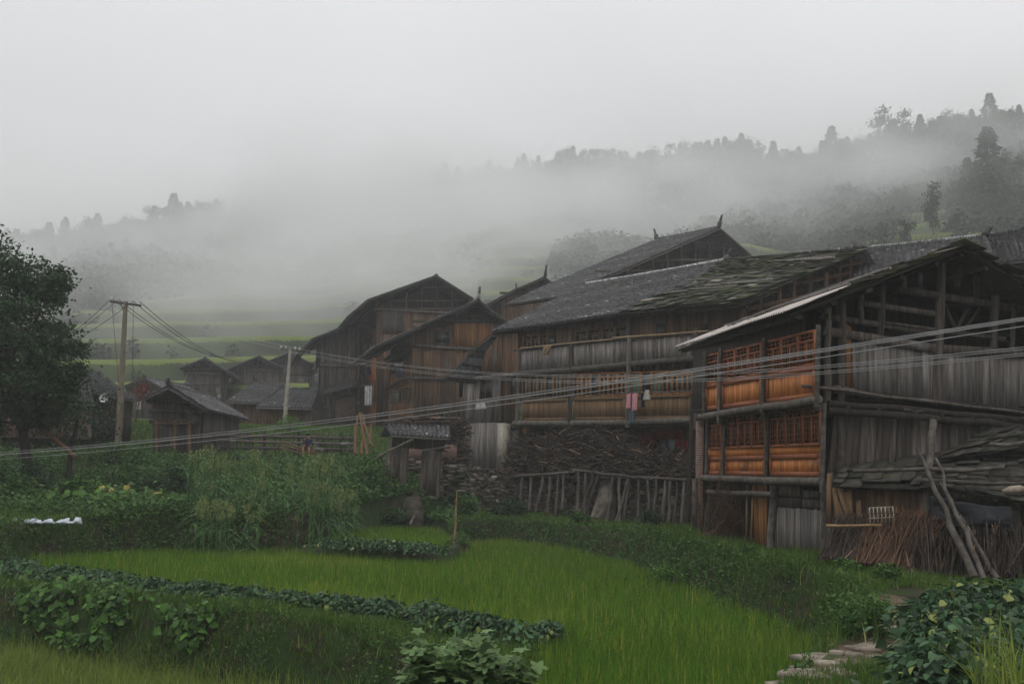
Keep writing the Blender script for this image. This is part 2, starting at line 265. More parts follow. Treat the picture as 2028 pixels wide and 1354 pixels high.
M = dict(
 greywood=mat('grey_wood', (.048,.038,.031), (.12,.103,.092), WV, 1.2, tone=(.55,1.35), bump=.4, spot=((.17,.165,.165), .9, .62)),
 palewood=mat('pale_grey_wood', (.095,.085,.078), (.215,.195,.182), WV, 1.2, tone=(.6,1.3), bump=.4),
 brownwood=mat('brown_wood', (.066,.038,.023), (.145,.084,.050), WV, 1.2, tone=(.6,1.35), bump=.4, spot=((.10,.09,.08), .7, .6)),
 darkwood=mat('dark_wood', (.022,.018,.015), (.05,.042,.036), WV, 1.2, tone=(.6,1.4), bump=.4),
 logwood=mat('log_wood', (.055,.047,.04), (.13,.115,.10), (2,2,2), 2.5, tone=(.6,1.3), bump=.4),
 barklog=mat('bark_log', (.020,.016,.013), (.068,.050,.040), (3,3,3), 2.5, tone=(.4,1.6), bump=.5, c3=((.13,.08,.055), .965)),
 orange=mat('varnished_orange_wood', (.38,.125,.026), (.54,.20,.055), WV, 1.3, tone=(.7,1.2), rough=.55, bump=.15, spec=.3, spot=((.22,.09,.03), 1.3, .56)),
 orangered=mat('varnished_red_wood', (.22,.068,.024), (.31,.10,.034), WV, 1.3, tone=(.85,1.12), rough=.5, bump=.12, spec=.3),
 tan=mat('tan_wood', (.17,.075,.026), (.28,.135,.052), WV, 1.2, tone=(.7,1.25), bump=.3),
 tan2=mat('tan_weathered_wood', (.10,.06,.032), (.17,.105,.055), WV, 1.2, tone=(.7,1.25), bump=.3),
 bamboo=mat('bamboo', (.22,.14,.07), (.34,.24,.13), (1,1,1), 6, tone=(.8,1.2)),
 tile=mat('grey_roof_tile', (.045,.045,.047), (.12,.12,.122), (4,4,4), 1.2, tone=(.45,1.5), bump=.4, c3=((.21,.205,.20), .965), spot=((.055,.062,.04), .45, .60)),
 tilelight=mat('whitish_ridge_tile', (.28,.28,.28), (.58,.58,.57), (4,4,4), 2, tone=(.5,1.2)),
 bark=mat('mossy_bark_roof', (.038,.038,.028), (.09,.085,.07), (3,3,3), 1.4, tone=(.5,1.4), bump=.6, spot=((.052,.066,.024), 1.1, .50), c3=((.17,.155,.13), .95)),
 bark2=mat('dark_bark_roof', (.02,.02,.016), (.06,.055,.045), (3,3,3), 1.4, tone=(.5,1.4), bump=.6, spot=((.035,.045,.018), .8, .55)),
 tin=mat('pale_corrugated_sheet', (.38,.33,.30), (.55,.50,.46), (1,1,1), 1.5, tone=(.85,1.1), rough=.6, spot=((.26,.2,.17), 1.2, .6)),
 polewood=mat('weathered_pole', (.14,.12,.085), (.21,.185,.14), (1,1,.5), 3, tone=(.9,1.1), bump=.2),
 concrete=mat('concrete', (.22,.20,.16), (.36,.34,.29), (2,2,2), 2.0, tone=(.8,1.15), bump=.2),
 white=mat('white_paint', (.5,.5,.5), (.7,.7,.7), (2,2,2), 2.0, tone=(.8,1.1)),
 stone=mat('field_stone', (.055,.045,.036), (.19,.165,.14), (2,2,2), 1.5, tone=(.4,1.5), bump=.5, spot=((.035,.05,.02), .7, .58), c3=((.24,.22,.19), .94)),
 flag=mat('flagstone', (.15,.12,.095), (.30,.26,.21), (2,2,2), 2, tone=(.7,1.2), bump=.4),
 soil=mat('dark_soil', (.022,.019,.012), (.045,.036,.022), (1,1,1), 2, tone=(1,1), bump=.6, spot=((.022,.042,.01), 1.1, .42)),
 dirt=mat('orange_dirt', (.14,.075,.035), (.2,.12,.06), (1,1,1), 2, tone=(1,1), bump=.6, spot=((.05,.08,.02), .5, .56)),
 hill=mat('hill_scrub', (.035,.05,.022), (.075,.10,.04), (.05,.05,.05), 2, detail=8, tone=(.95,1.05), spot=((.03,.045,.025), .03, .5)),
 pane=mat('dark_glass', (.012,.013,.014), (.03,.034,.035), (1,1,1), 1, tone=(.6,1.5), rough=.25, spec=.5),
 paleglass=mat('pale_glass', (.14,.17,.17), (.25,.30,.30), (1,1,1), 1, tone=(.6,1.3), rough=.3, spec=.5),
 teal=mat('teal_curtain', (.05,.16,.13), (.08,.22,.17), (1,1,1), 1, tone=(.9,1.1)),
 wire=mat('pale_wire', (.26,.26,.26), (.36,.36,.36), (1,1,1), 1, tone=(.9,1.1), rough=.5),
 darkwire=mat('dark_wire', (.04,.04,.045), (.07,.07,.07), (1,1,1), 1, tone=(.9,1.1)),
 leafdark=mat('tree_leaf', (.016,.036,.016), (.04,.085,.03), (1,1,1), .8, tone=(.5,1.6), trans=.25, rough=.6),
 leaf=mat('bush_leaf', (.034,.08,.02), (.075,.155,.034), (1,1,1), .8, tone=(.5,1.5), trans=.25, rough=.6),
 leafbright=mat('bright_leaf', (.045,.115,.018), (.09,.19,.03), (1,1,1), .8, tone=(.6,1.4), trans=.25, rough=.6),
 leafblue=mat('bean_leaf', (.026,.060,.028), (.060,.12,.050), (1.5,1.5,1.5), 1.2, tone=(.45,1.7), trans=.2, rough=.45, c3=((.13,.15,.04), .955)),
 leafgrey=mat('dusty_leaf', (.07,.125,.045), (.14,.215,.08), (1,1,1), .8, tone=(.6,1.4), trans=.25, rough=.6),
 leafyellow=mat('yellow_leaf', (.35,.28,.05), (.5,.35,.10), (1,1,1), .8, tone=(.6,1.2), trans=.25, rough=.6),
 leafred=mat('red_leaf', (.12,.03,.02), (.2,.06,.035), (1,1,1), .8, tone=(.6,1.2), trans=.25, rough=.6),
 rice=mat('rice_leaf', (.06,.14,.012), (.14,.265,.022), (.25,.25,.25), 1.0, tone=(.55,1.4), spot=((.16,.25,.028), .16, .52), trans=.3, rough=.6, c3=((.30,.27,.04), .94)),
 grass=mat('grass_blade', (.042,.10,.014), (.10,.175,.030), (.4,.4,.4), 1.0, tone=(.55,1.45), trans=.3, rough=.7, c3=((.22,.20,.08), .95)),
 grassy=mat('yellow_grass', (.12,.19,.03), (.23,.27,.06), (.4,.4,.4), 1.0, tone=(.55,1.4), trans=.3, rough=.7),
 sorghum=mat('sorghum_leaf', (.05,.12,.04), (.12,.22,.075), (1,1,1), 1.0, tone=(.6,1.4), trans=.3, rough=.6),
 tassel=mat('pale_tassel', (.13,.18,.06), (.24,.27,.11), (1,1,1), 1.0, tone=(.7,1.2), trans=.2),
 conifer=mat('conifer_needles', (.016,.030,.018), (.036,.06,.032), (1,1,1), .4, tone=(.6,1.5), rough=.8),
 trunk=mat('tree_bark', (.03,.024,.02), (.06,.05,.04), (1,1,.3), 5, tone=(.9,1.1), bump=.5),
 straw=mat('dry_brush', (.06,.035,.022), (.14,.08,.05), (2,2,2), 1.0, tone=(.4,1.6)),
 tarp=mat('black_plastic_sheet', (.008,.009,.011), (.018,.019,.023), (1,1,1), 2, tone=(.9,1.1), rough=.55, spec=.25),
 plastic=mat('pale_plastic', (.38,.42,.48), (.55,.58,.62), (2,2,2), 2, tone=(.8,1.1), rough=.5),
 skin=mat('skin', (.30,.15,.09), (.36,.19,.12), (3,3,3), 2, tone=(1,1)),
 navy=mat('navy_cloth', (.012,.016,.035), (.025,.03,.06), (3,3,3), 2, tone=(1,1)),
 denim=mat('denim', (.06,.08,.11), (.10,.13,.17), (3,3,3), 2, tone=(1,1)),
 pink=mat('pink_cloth', (.45,.18,.22), (.6,.35,.36), (3,3,3), 5, tone=(.9,1.1)),
 cream=mat('cream_cloth', (.35,.32,.30), (.5,.46,.44), (3,3,3), 5, tone=(.9,1.1)),
 beige=mat('tan_cloth', (.25,.17,.10), (.34,.25,.16), (3,3,3), 5, tone=(.9,1.1)),
 chilli=mat('red_chilli', (.20,.012,.01), (.34,.02,.018), (3,3,3), 5, tone=(.6,1.2), rough=.4),
)
def brickmat():
    m = bpy.data.materials.new('red_brick'); m.use_nodes = True; t = m.node_tree; n = t.nodes.new; l = t.links.new; b = t.nodes['Principled BSDF']
    b.inputs['Roughness'].default_value = .9; g = n('ShaderNodeTexCoord'); s = n('ShaderNodeSeparateXYZ'); c = n('ShaderNodeCombineXYZ'); a = n('ShaderNodeMath'); a.operation = 'ADD'
    l(g.outputs['Object'], s.inputs[0]); l(s.outputs[0], a.inputs[0]); l(s.outputs[1], a.inputs[1]); l(a.outputs[0], c.inputs[0]); l(s.outputs[2], c.inputs[1])
    k = n('ShaderNodeTexBrick'); k.inputs['Scale'].default_value = 1; k.inputs['Brick Width'].default_value = .25; k.inputs['Row Height'].default_value = .085; k.inputs['Mortar Size'].default_value = .014
    k.inputs['Color1'].default_value = (.20,.075,.045,1); k.inputs['Color2'].default_value = (.30,.13,.085,1); k.inputs['Mortar'].default_value = (.33,.30,.27,1)
    l(c.outputs[0], k.inputs['Vector']); ns = n('ShaderNodeTexNoise'); ns.inputs['Scale'].default_value = 3; l(g.outputs['Object'], ns.inputs['Vector'])
    mx = n('ShaderNodeMixRGB'); mx.blend_type = 'MULTIPLY'; mx.inputs[0].default_value = .7; l(k.outputs[0], mx.inputs[1]); l(ns.outputs[0], mx.inputs[2]); l(mx.outputs[0], b.inputs['Base Color'])
    bp = n('ShaderNodeBump'); bp.inputs['Distance'].default_value = .01; l(k.outputs[1], bp.inputs['Height']); bp.invert = True; l(bp.outputs[0], b.inputs['Normal']); return m
M['brick'] = brickmat()
# ================================================================= TERRAIN
def vnoise(x, y, s=1.0, seed=0):
    x = np.asarray(x)/s+seed*13.7; y = np.asarray(y)/s-seed*7.3
    xi = np.floor(x); yi = np.floor(y); fx = x-xi; fy = y-yi; fx = fx*fx*(3-2*fx); fy = fy*fy*(3-2*fy)
    def hsh(a, b):
        q = np.sin(a*127.1+b*311.7+seed*74.7)*43758.5453; return q-np.floor(q)
    return (hsh(xi, yi)*(1-fx)+hsh(xi+1, yi)*fx)*(1-fy)+(hsh(xi, yi+1)*(1-fx)+hsh(xi+1, yi+1)*fx)*fy
def fbm(x, y, s, seed=0, o=4):
    return sum(vnoise(x, y, s/2**k, seed+k)/2**k for k in range(o))/sum(1/2**k for k in range(o))
def sstep(t): t = np.clip(t, 0, 1); return t*t*(3-2*t)
def sdf(poly, X, Y):
    P = np.asarray(poly); d = np.full(X.shape, 1e9); ins = np.zeros(X.shape, bool)
    for (ax, ay), (bx, by) in zip(P, np.roll(P, -1, 0)):
        ex, ey = bx-ax, by-ay; t = np.clip(((X-ax)*ex+(Y-ay)*ey)/(ex*ex+ey*ey), 0, 1)
        d = np.minimum(d, np.hypot(X-ax-t*ex, Y-ay-t*ey))
        c = ((ay > Y) != (by > Y)) & (X < ex*(Y-ay)/((by-ay) if by != ay else 1e-9)+ax); ins ^= c
    return np.where(ins, -d, d)
def gpoly(px, z): return [gz(x, y, z)[:2] for x, y in px]
FIELD = gpoly([(50,1097),(350,1078),(620,1084),(860,1092),(940,1064),(1000,1062),(1150,1082),(1250,1105),(1330,1140),(1430,1175),(1560,1215),(1625,1255),(1545,1320),(1440,1400),(1300,1440),(1010,1440),(1000,1330),(1080,1275),(1010,1262),(800,1215),(500,1180),(250,1150),(20,1130)], -3.2)
PADDY2 = gpoly([(650,1050),(760,1038),(830,1034),(885,1046),(895,1060),(860,1074),(640,1064)], -2.8)
F1 = plpx(1622, 26.4, 1392, 34.85); F2 = plpx(1390, 44, 1028, 52)
W2 = PL((F2.p+F2.n*.35)[:2], F2.d[:2])
def terr(X, Y):
    X = np.asarray(X, float); Y = np.asarray(Y, float)
    left = np.interp(Y, [0, 3, 8, 13, 60], [-1.7, -1.9, -3.4, -4.95, -4.95])
    right = np.interp(Y, [0, 3, 9, 13, 16.5, 18.5, 21, 60], [-1.7, -1.85, -2.5, -2.8, -2.95, -2.6, -2.2, -2.2])
    fr = left+(right-left)*sstep((X-.5+(Y-10)*.05)/3.2)
    bl = np.interp(Y, [0, 30, 40, 46, 52, 54, 60, 68, 80, 95, 110, 400], [-2.3, -2.3, -1.9, -1.35, -.3, -.15, 0, 2.0, 2.6, 3.5, 5, 60])
    br = np.interp(Y, [0, 40, 50, 60, 80, 110, 400], [-2.25, -2.2, -1.6, 1.0, 4, 8, 60])
    q = (X-W2.p[0])*W2.n[0]+(Y-W2.p[1])*W2.n[1]           # >0 in front of the retaining wall
    behind = np.interp(-q, [0, .25, 10, 20], [-2.4, -.35, -.2, 2.5])
    seg = (X > -4.2) & (X < 8.2)
    br = np.where(seg & (q < 0), np.maximum(behind, br), np.where(seg, -2.28-.22*np.clip((Y-36)/4, 0, 1), br))
    bk = bl+(br-bl)*sstep((X+4.6)/1.2)
    yt = np.interp(X, [-5, 3, 7], [28.0, 23.5, 19.5]); H = fr+(bk-fr)*sstep((Y-yt+1.2)/2.4)
    d = sdf(FIELD, X, Y)+(fbm(X, Y, 1.7, 3)-.5)*.5
    low = H < -3.9
    zf = np.where(low, np.where(d < .25, -3.8+.4*sstep(d/.25), np.where(d < 1.1, -3.4, -3.4+(H+3.4)*sstep((d-1.1)/.9))), -3.8+(H+3.8)*sstep(d/.8))
    zf = np.where(d < 0, -3.8, zf)
    d2 = sdf(PADDY2, X, Y)
    zf = np.where(d2 < 0, -3.3, np.where(d2 < .7, np.maximum(zf, -3.3+.25*sstep(d2/.2)), zf))
    flat = (d < 0) | (d2 < 0)
    return zf+np.where(flat, 0, (fbm(X, Y, 2.2, 1)-.5)*.22+(fbm(X, Y, .7, 5)-.5)*.09)
def grid(X, Y, Z):
    m = MB(); ni, nj = X.shape; i, j = np.meshgrid(np.arange(ni-1), np.arange(nj-1), indexing='ij'); a = (i*nj+j).ravel()
    return m, np.stack([X, Y, Z], -1).reshape(-1, 3), np.stack([a, a+nj, a+nj+1, a+1], 1)
xs = np.arange(-46, 34, .25); ys = np.arange(-6, 80, .25); X, Y = np.meshgrid(xs, ys, indexing='ij')
m, V, Q = grid(X, Y, terr(X, Y)); m.add(V, Q, .5); struct(m.build('ground', M['soil'], smooth=True))
# --- the hills: a polar sheet around the village up to the misty ridge and beyond
RPX = [-2600, -900, -200, 60, 150, 300, 450, 600, 800, 1000, 1150, 1300, 1480, 1570, 1700, 1760, 1900, 2028, 2400, 4600]
RPY = [700, 620, 560, 512, 482, 462, 438, 425, 372, 345, 325, 335, 308, 345, 305, 280, 250, 235, 190, 170]
RD = [200, 220, 240, 250, 260, 290, 330, 360, 380, 380, 370, 340, 315, 300, 275, 265, 245, 235, 230, 220]
def hillz(px, Yv):
    D = np.interp(px, RPX, RD); zr = (hor(px)-np.interp(px, RPX, RPY))/F*D
    t = (Yv-100)/(D-100); n = (fbm(px*Yv/F, Yv, 40, 9)-.5)
    z0 = terr((px-CX)/F*100., Yv*0+100.); z = z0+(zr-z0)*np.where(t < 1, np.clip(t, -.2, 1)**1.03, 1-(t-1)*.5)+n*12*np.clip(t, 0, 1)*np.clip(1.12-t, 0, 1)
    return z, t
FU = [0]
def hill_at(px, Yv):
    z, t = hillz(px, Yv); x = px*0; X = (px-CX)/F*Yv
    st = 3.6+1.2*np.sin(px/900.); zz = z+(fbm(X, Yv, 30, 21)-.5)*3.0; k = np.floor(zz/st); f = zz/st-k; FU[0] = zz/st
    tr = st*(k+sstep((f-.45)/.35))-(zz-z)
    msk = np.where(px < 1150, sstep((1150-px)/150)*sstep((.42-t)/.08), sstep((px-1300)/150)*sstep((.62-t)/.1))*sstep((t+.01)/.02)
    return X, z+(tr-z)*msk, f, msk, t
px, Yv = np.meshgrid(np.linspace(-2600, 4600, 700), np.concatenate([np.linspace(62, 99.5, 40), np.linspace(100, 170, 360), np.linspace(170.6, 232, 100), np.linspace(233.5, 640, 150)]), indexing='ij')
X, Z, f, msk, t = hill_at(px, Yv); f_un = FU[0]; Z = np.where(Yv < 79, np.minimum(Z, terr(X, Yv)-.3), np.where(Yv < 100, terr(X, Yv), Z))
m, V, Q = grid(X, Yv, Z)
fc = lambda A: A.reshape(-1)[Q].mean(1)
qm = fc(msk*0+f_un); fm = qm-np.floor(qm); strip = (fm > .70) & (fm < .815) & (fc(msk) > .3) & (vnoise(fc(X), fc(Yv), 30, 55) > .16)
m.add(V, Q, np.where(strip, .98, .5))
hillm = mat('hill_terraces', (.035,.05,.022), (.07,.095,.038), (.06,.06,.06), 2, detail=8, tone=(.99,1.01), spot=((.03,.042,.022), .05, .5), c3=((.13,.165,.045), .9))
struct(m.build('hillside', hillm, smooth=True))
g = MB(); g.add([(-1500,-600,-9),(1500,-600,-9),(1500,2200,-9),(-1500,2200,-9)], [(0,1,2,3)], .5); struct(g.build('far_ground', M['hill']))
# --- haze: even, closed box round everything
def volmat(name, dens, col=(.995,.997,.999), an=.0):
    m = bpy.data.materials.new(name); m.use_nodes = True; t = m.node_tree; t.nodes.clear(); o = t.nodes.new('ShaderNodeOutputMaterial'); v = t.nodes.new('ShaderNodeVolumePrincipled')
    v.inputs['Color'].default_value = (*col, 1); v.inputs['Density'].default_value = dens; v.inputs['Anisotropy'].default_value = an
    t.links.new(v.outputs[0], o.inputs['Volume']); return m
HAZE = MB(); HAZE.box((0, 800, -10.5), 3100, 2900, 175); h = HAZE.build('haze', volmat('haze_air', .0010)); stuff(h, 'thin even mist filling the whole valley', 'haze')
# --- cloud banks hanging on the slope, each a closed lump of thicker mist
def mistmat(name, dens, seed, c, r, nz=3.4):
    m = volmat(name, dens); t = m.node_tree; n = t.nodes.new; l = t.links.new; v = [x for x in t.nodes if x.type == 'PRINCIPLED_VOLUME'][0]
    gp = n('ShaderNodeNewGeometry'); sb = n('ShaderNodeVectorMath'); sb.operation = 'SUBTRACT'; sb.inputs[1].default_value = tuple(c); l(gp.outputs['Position'], sb.inputs[0])
    g = n('ShaderNodeVectorMath'); g.operation = 'DIVIDE'; g.inputs[1].default_value = tuple(r); l(sb.outputs[0], g.inputs[0]); ln = n('ShaderNodeVectorMath'); ln.operation = 'LENGTH'; l(g.outputs[0], ln.inputs[0])
    fo = n('ShaderNodeMapRange'); fo.interpolation_type = 'SMOOTHSTEP'; fo.inputs['From Min'].default_value = 1; fo.inputs['From Max'].default_value = .15; l(ln.outputs['Value'], fo.inputs[0])
    mp = n('ShaderNodeMapping'); mp.inputs['Location'].default_value = (seed*3.1, seed*1.7, seed); mp.inputs['Scale'].default_value = (1, r[1]/r[0], 1.5*r[2]/r[0]); l(g.outputs[0], mp.inputs[0])
    ns = n('ShaderNodeTexNoise'); ns.inputs['Scale'].default_value = nz; ns.inputs['Detail'].default_value = 3; l(mp.outputs[0], ns.inputs['Vector'])
    nr = n('ShaderNodeMapRange'); nr.inputs['From Min'].default_value = .36; nr.inputs['From Max'].default_value = .64; nr.inputs['To Max'].default_value = 1.6; l(ns.outputs[0], nr.inputs[0])
    a = n('ShaderNodeMath'); a.operation = 'MULTIPLY'; b = n('ShaderNodeMath'); b.operation = 'MULTIPLY'; b.inputs[1].default_value = dens
    l(fo.outputs[0], a.inputs[0]); l(nr.outputs[0], a.inputs[1]); l(a.outputs[0], b.inputs[0]); l(b.outputs[0], v.inputs['Density']); return m
_mk = [0]
def blob(px, py, Y, rx, ry, rz, dens):
    m = MB(); nu, nv = 24, 14; V = [(math.sin(math.pi*i/nv)*math.cos(2*math.pi*j/nu), math.sin(math.pi*i/nv)*math.sin(2*math.pi*j/nu), math.cos(math.pi*i/nv)) for i in range(nv+1) for j in range(nu)]
    m.add(V, [((i+1)*nu+j, (i+1)*nu+(j+1) % nu, i*nu+(j+1) % nu, i*nu+j) for i in range(nv) for j in range(nu)], .5); _mk[0] += 1
    o = m.build('mist_bank', mistmat('mist', dens, _mk[0], at(px, py, Y), (rx, ry, rz)), smooth=True); o.location = tuple(at(px, py, Y)); o.scale = (rx, ry, rz); stuff(o, None, 'mist'); return o
MIST = [(760,440,262,68,60,33,.095),(1130,475,222,80,45,24,.055),(400,540,205,85,45,24,.024),(900,555,172,68,42,23,.036),(1500,400,215,60,35,16,.026),(1850,320,200,65,30,14,.022),(120,520,215,70,50,18,.016),(1000,470,285,340,120,78,.0055),(330,655,150,85,36,17,.034),(1880,380,178,75,42,26,.016)]
ML = ['densest pale cloud bank hiding the ridge left of the tall roof', 'mist drifting over the wood behind the tall roof', 'mist over the left wooded slope', 'low mist between the gable tops and the slope',
      'thin mist before the notch in the ridge', 'thin wisps across the right hilltop', 'mist beyond the big left tree', 'wide thin veil of mist over the whole hillside', 'thin low mist over the stepped fields behind the distant gables', 'thin mist before the right wooded slope']
for a, lb in zip(MIST, ML): blob(*a)['label'] = lb
# ================================================================= HOUSES
def seglen(a, b): return float(np.linalg.norm(np.asarray(b)-np.asarray(a)))
def finial(mb, p, h=.55, curl=None):           # stacked tiles at a ridge end, curling up
    for k in range(5):
        mb.box(p+UP*(h*.19*k), .34-.05*k, .16, h*.16, ax=curl)
def onelog(name, m, par, a, b, r, wob=.01, r2=None):
    q = MB(); q.log(a, b, r, r2, wob); return q.build(name, m, par)
def ridge_cap(a, b, parent, whit=True, h=.16, ends=(1, 1), fh=.5, mid=False):
    mb = MB(); a = np.asarray(a); b = np.asarray(b); L_ = seglen(a, b); n = max(3, int(L_/.12)); d = nrm(b-a)
    for i in range(n):                        # upright tiles leaning one on the next
        p = a+(b-a)*((i+.5)/n); s = .10*math.sin(math.pi*(i+.5)/n); mb.bar(p-UP*.02-d*.03, p+UP*(h-s*.4)+d*.03, .22, .05, d)
    o = mb.build('ridge_tiles', M['tilelight'] if whit else M['tile'], parent)
    for e, p, s in ((ends[0], a, -1), (ends[1], b, 1)):
        if e:
            f = MB(); f.tube([p+UP*h*.5, p+UP*(fh*.35)+d*s*.04, p+UP*(fh*.6)+d*s*.16, p+UP*fh*.85+d*s*.26], [.16, .13, .11, .08], 6); f.box(p+UP*h*.3, .3, .24, fh*.35, ax=d)
            f.build('finial', M['tile'], parent)
    if mid:
        f = MB(); p = (a+b)/2; f.box(p+UP*h*.6, .4, .12, .18, ax=d); f.box(p+UP*(h*.6+.18), .2, .12, .16, ax=d); f.build('ridge_ornament', M['tilelight'], parent)
    return o
def window(pl, q, off, par, frame, cols=2, rows=3, trans=0.0, pane='pane', fw=.06, lat=True, depth=.06, name='window'):
    P = [pl.h(x, y, off) for x, y in q]; S = lambda u, v: (P[0]*(1-u)+P[1]*u)*(1-v)+(P[3]*(1-u)+P[2]*u)*v
    m = MB(); n = pl.n
    for a, b in (((0,0),(1,0)), ((0,1),(1,1)), ((0,0),(0,1)), ((1,0),(1,1))): m.bar(S(*a), S(*b), fw, depth, n, .5)
    top = 1-trans
    if trans: m.bar(S(0, top), S(1, top), fw*.8, depth*.9, n, .5)
    for c in range(1, cols): m.bar(S(c/cols, 0), S(c/cols, top), fw*.9, depth*.85, n, .6)
    if lat:
        for c in range(cols):
            u0, u1 = c/cols, (c+1)/cols
            for k in (1, 2): m.bar(S(u0+(u1-u0)*k/3, .03), S(u0+(u1-u0)*k/3, top-.03), fw*.22, depth*.4, n, .3)
            for r in range(1, rows+1): m.bar(S(u0+.01, top*r/(rows+1)), S(u1-.01, top*r/(rows+1)), fw*.2, depth*.42, n, .3)
        if trans:
            k = cols*2
            for i in range(k):
                u0, u1 = i/k, (i+1)/k; a, b = top+.01, .99
                c_ = (u0+u1)/2; m.bar(S(c_, a), S(c_, b), fw*.25, depth*.4, n, .3); m.bar(S(u0, (a+b)/2), S(u1, (a+b)/2), fw*.25, depth*.42, n, .3)
    o = m.build(name, frame, par); g = MB(); g.hexa([S(*a)-n*(depth*.5+.02) for a in ((0,0),(1,0),(1,1),(0,1))], [S(*a)-n*depth*.45 for a in ((0,0),(1,0),(1,1),(0,1))]); g.build('pane', M[pane], o); return o
def panel(pl, q, off, par, m1, m2, bd=.14, label=None):      # framed board panel under a window
    P = [pl.h(x, y, off) for x, y in q]; n = pl.n; m = MB()
    W_ = seglen(P[0], P[1]); Hh = seglen(P[0], P[3]); bu, bv = bd/W_, bd/Hh; S = lambda u, v: (P[0]*(1-u)+P[1]*u)*(1-v)+(P[3]*(1-u)+P[2]*u)*v
    for a, b in (((0,bv/2),(1,bv/2)), ((0,1-bv/2),(1,1-bv/2)), ((bu/2,0),(bu/2,1)), ((1-bu/2,0),(1-bu/2,1))): m.bar(S(*a), S(*b), bd, .06, n, .5)
    o = m.build('panel_frame', m1, par); b = MB(); b.planks([S(bu, bv)-n*.02, S(1-bu, bv)-n*.02], [S(bu, 1-bv)-n*.02, S(1-bu, 1-bv)-n*.02], n, .13, .03, .003, .002, tone=None); b.build('panel_boards', m2, o); return o
def rafters(mb, E0, E1, R1, R0, k, r=.045, drop=.12):
    E0, E1, R1, R0 = map(np.asarray, (E0, E1, R1, R0)); n = nrm(np.cross(E1-E0, R0-E0)); n = -n if n[2] < 0 else n
    for i in range(k+1):
        t = i/k; a = E0+(E1-E0)*t-n*drop; b = R0+(R1-R0)*t-n*drop; mb.bar(a, b, .08, .07, n)
    for t in (.1, .5, .9):
        mb.log(E0*(1-t)+R0*t-n*(drop+.1), E1*(1-t)+R1*t-n*(drop+.1), .07, wob=.01, seg=3)
def ppanel(mb, pl, q, off, th, tone=None): mb.qp(pl, q, off, th, tone)
def vband(mb, pl, pts, off, r, tone=None, rr=None):     # log through several pixels on a plane
    P = [pl.h(x, y, off) for x, y in pts]; mb.tube(P, r if rr is None else rr, 7, tone)

# ---------------------------------------------------------------- right house with the orange front
d1 = nrm(V3(F1.d[0], F1.d[1], 0)); d1 = d1 if d1[1] > 0 else -d1           # facade direction, going away
B1 = plan(1622, 26.4)
G1 = PL(B1[:2], nrm(np.cross(UP, d1))[:2])                                   # gable wall plane at the near corner
gx = G1.d if G1.d[0] > 0 else -G1.d
H1 = thing('timber_house', 'nearest timber house with varnished orange two-storey window front and mossy open gable roof', 'house', tuple(plan(1622, 26.4)+V3(2, 2, -2.3)))
hw = MB()
# gable boards, upper and lower
hw.pplanks(G1, [(1640,782),(1688,784)], [(1640,742),(1688,742)], -.04, .16)
up = MB(); up.pplanks(G1, [(1688,783),(1778,790),(1862,797),(1960,802),(2120,812)], [(1688,676),(1778,686),(1862,697),(1960,703),(2120,715)], .02, .24, rag=.02)
up.build('upper_boards', M['palewood'], H1)
lo = MB(); lo.pplanks(G1, [(1634,985),(1850,1000),(2150,1010)], [(1652,822),(1850,829),(2150,846)], .02, .24, rag=.02); lo.build('lower_boards', M['greywood'], H1)
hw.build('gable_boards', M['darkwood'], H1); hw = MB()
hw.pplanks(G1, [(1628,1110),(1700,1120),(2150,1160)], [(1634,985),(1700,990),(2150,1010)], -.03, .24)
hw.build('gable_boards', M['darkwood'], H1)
# back and far walls, floors (close the attic)
o2 = G1.p + 0
def g1(u, z, back=0): return B1*V3(1,1,0)+gx*u+d1*back+UP*z
Lf = seglen(plan(1622, 26.4), plan(1392, 34.85))
bw = MB(); bw.planks([g1(0, -2.3, Lf), g1(10.4, -2.3, Lf)], [g1(0, 4.3, Lf), g1(10.4, 4.3, Lf)], d1, .3)
bw.planks([g1(10.4, -2.3, 0), g1(10.4, -2.3, Lf)], [g1(10.4, 4.0, 0), g1(10.4, 4.0, Lf)], gx, .3)
bw.prism([g1(0, 4.2, Lf-.1), g1(10.4, 4.2, Lf-.1), g1(5.0, 6.6, Lf-.1)], d1*.06); bw.build('rear_wall', M['darkwood'], H1)
fl = MB(); fl.hexa([g1(0,2.05,.1), g1(10.3,2.05,.1), g1(10.3,2.05,Lf-.2), g1(0,2.05,Lf-.2)], [g1(0,2.15,.1), g1(10.3,2.15,.1), g1(10.3,2.15,Lf-.2), g1(0,2.15,Lf-.2)])
fl.hexa([g1(.2,-.25,.1), g1(10.3,-.25,.1), g1(10.3,-.25,Lf-.2), g1(.2,-.25,Lf-.2)], [g1(.2,-.15,.1), g1(10.3,-.15,.1), g1(10.3,-.15,Lf-.2), g1(.2,-.15,Lf-.2)])
fl.hexa([g1(2,2.15,2.6), g1(10.3,2.15,2.6), g1(10.3,2.15,2.7), g1(2,2.15,2.7)], [g1(2,5.6,2.6), g1(8,5.6,2.6), g1(8,5.6,2.7), g1(2,5.6,2.7)]); fl.build('floor_boards', M['darkwood'], H1)
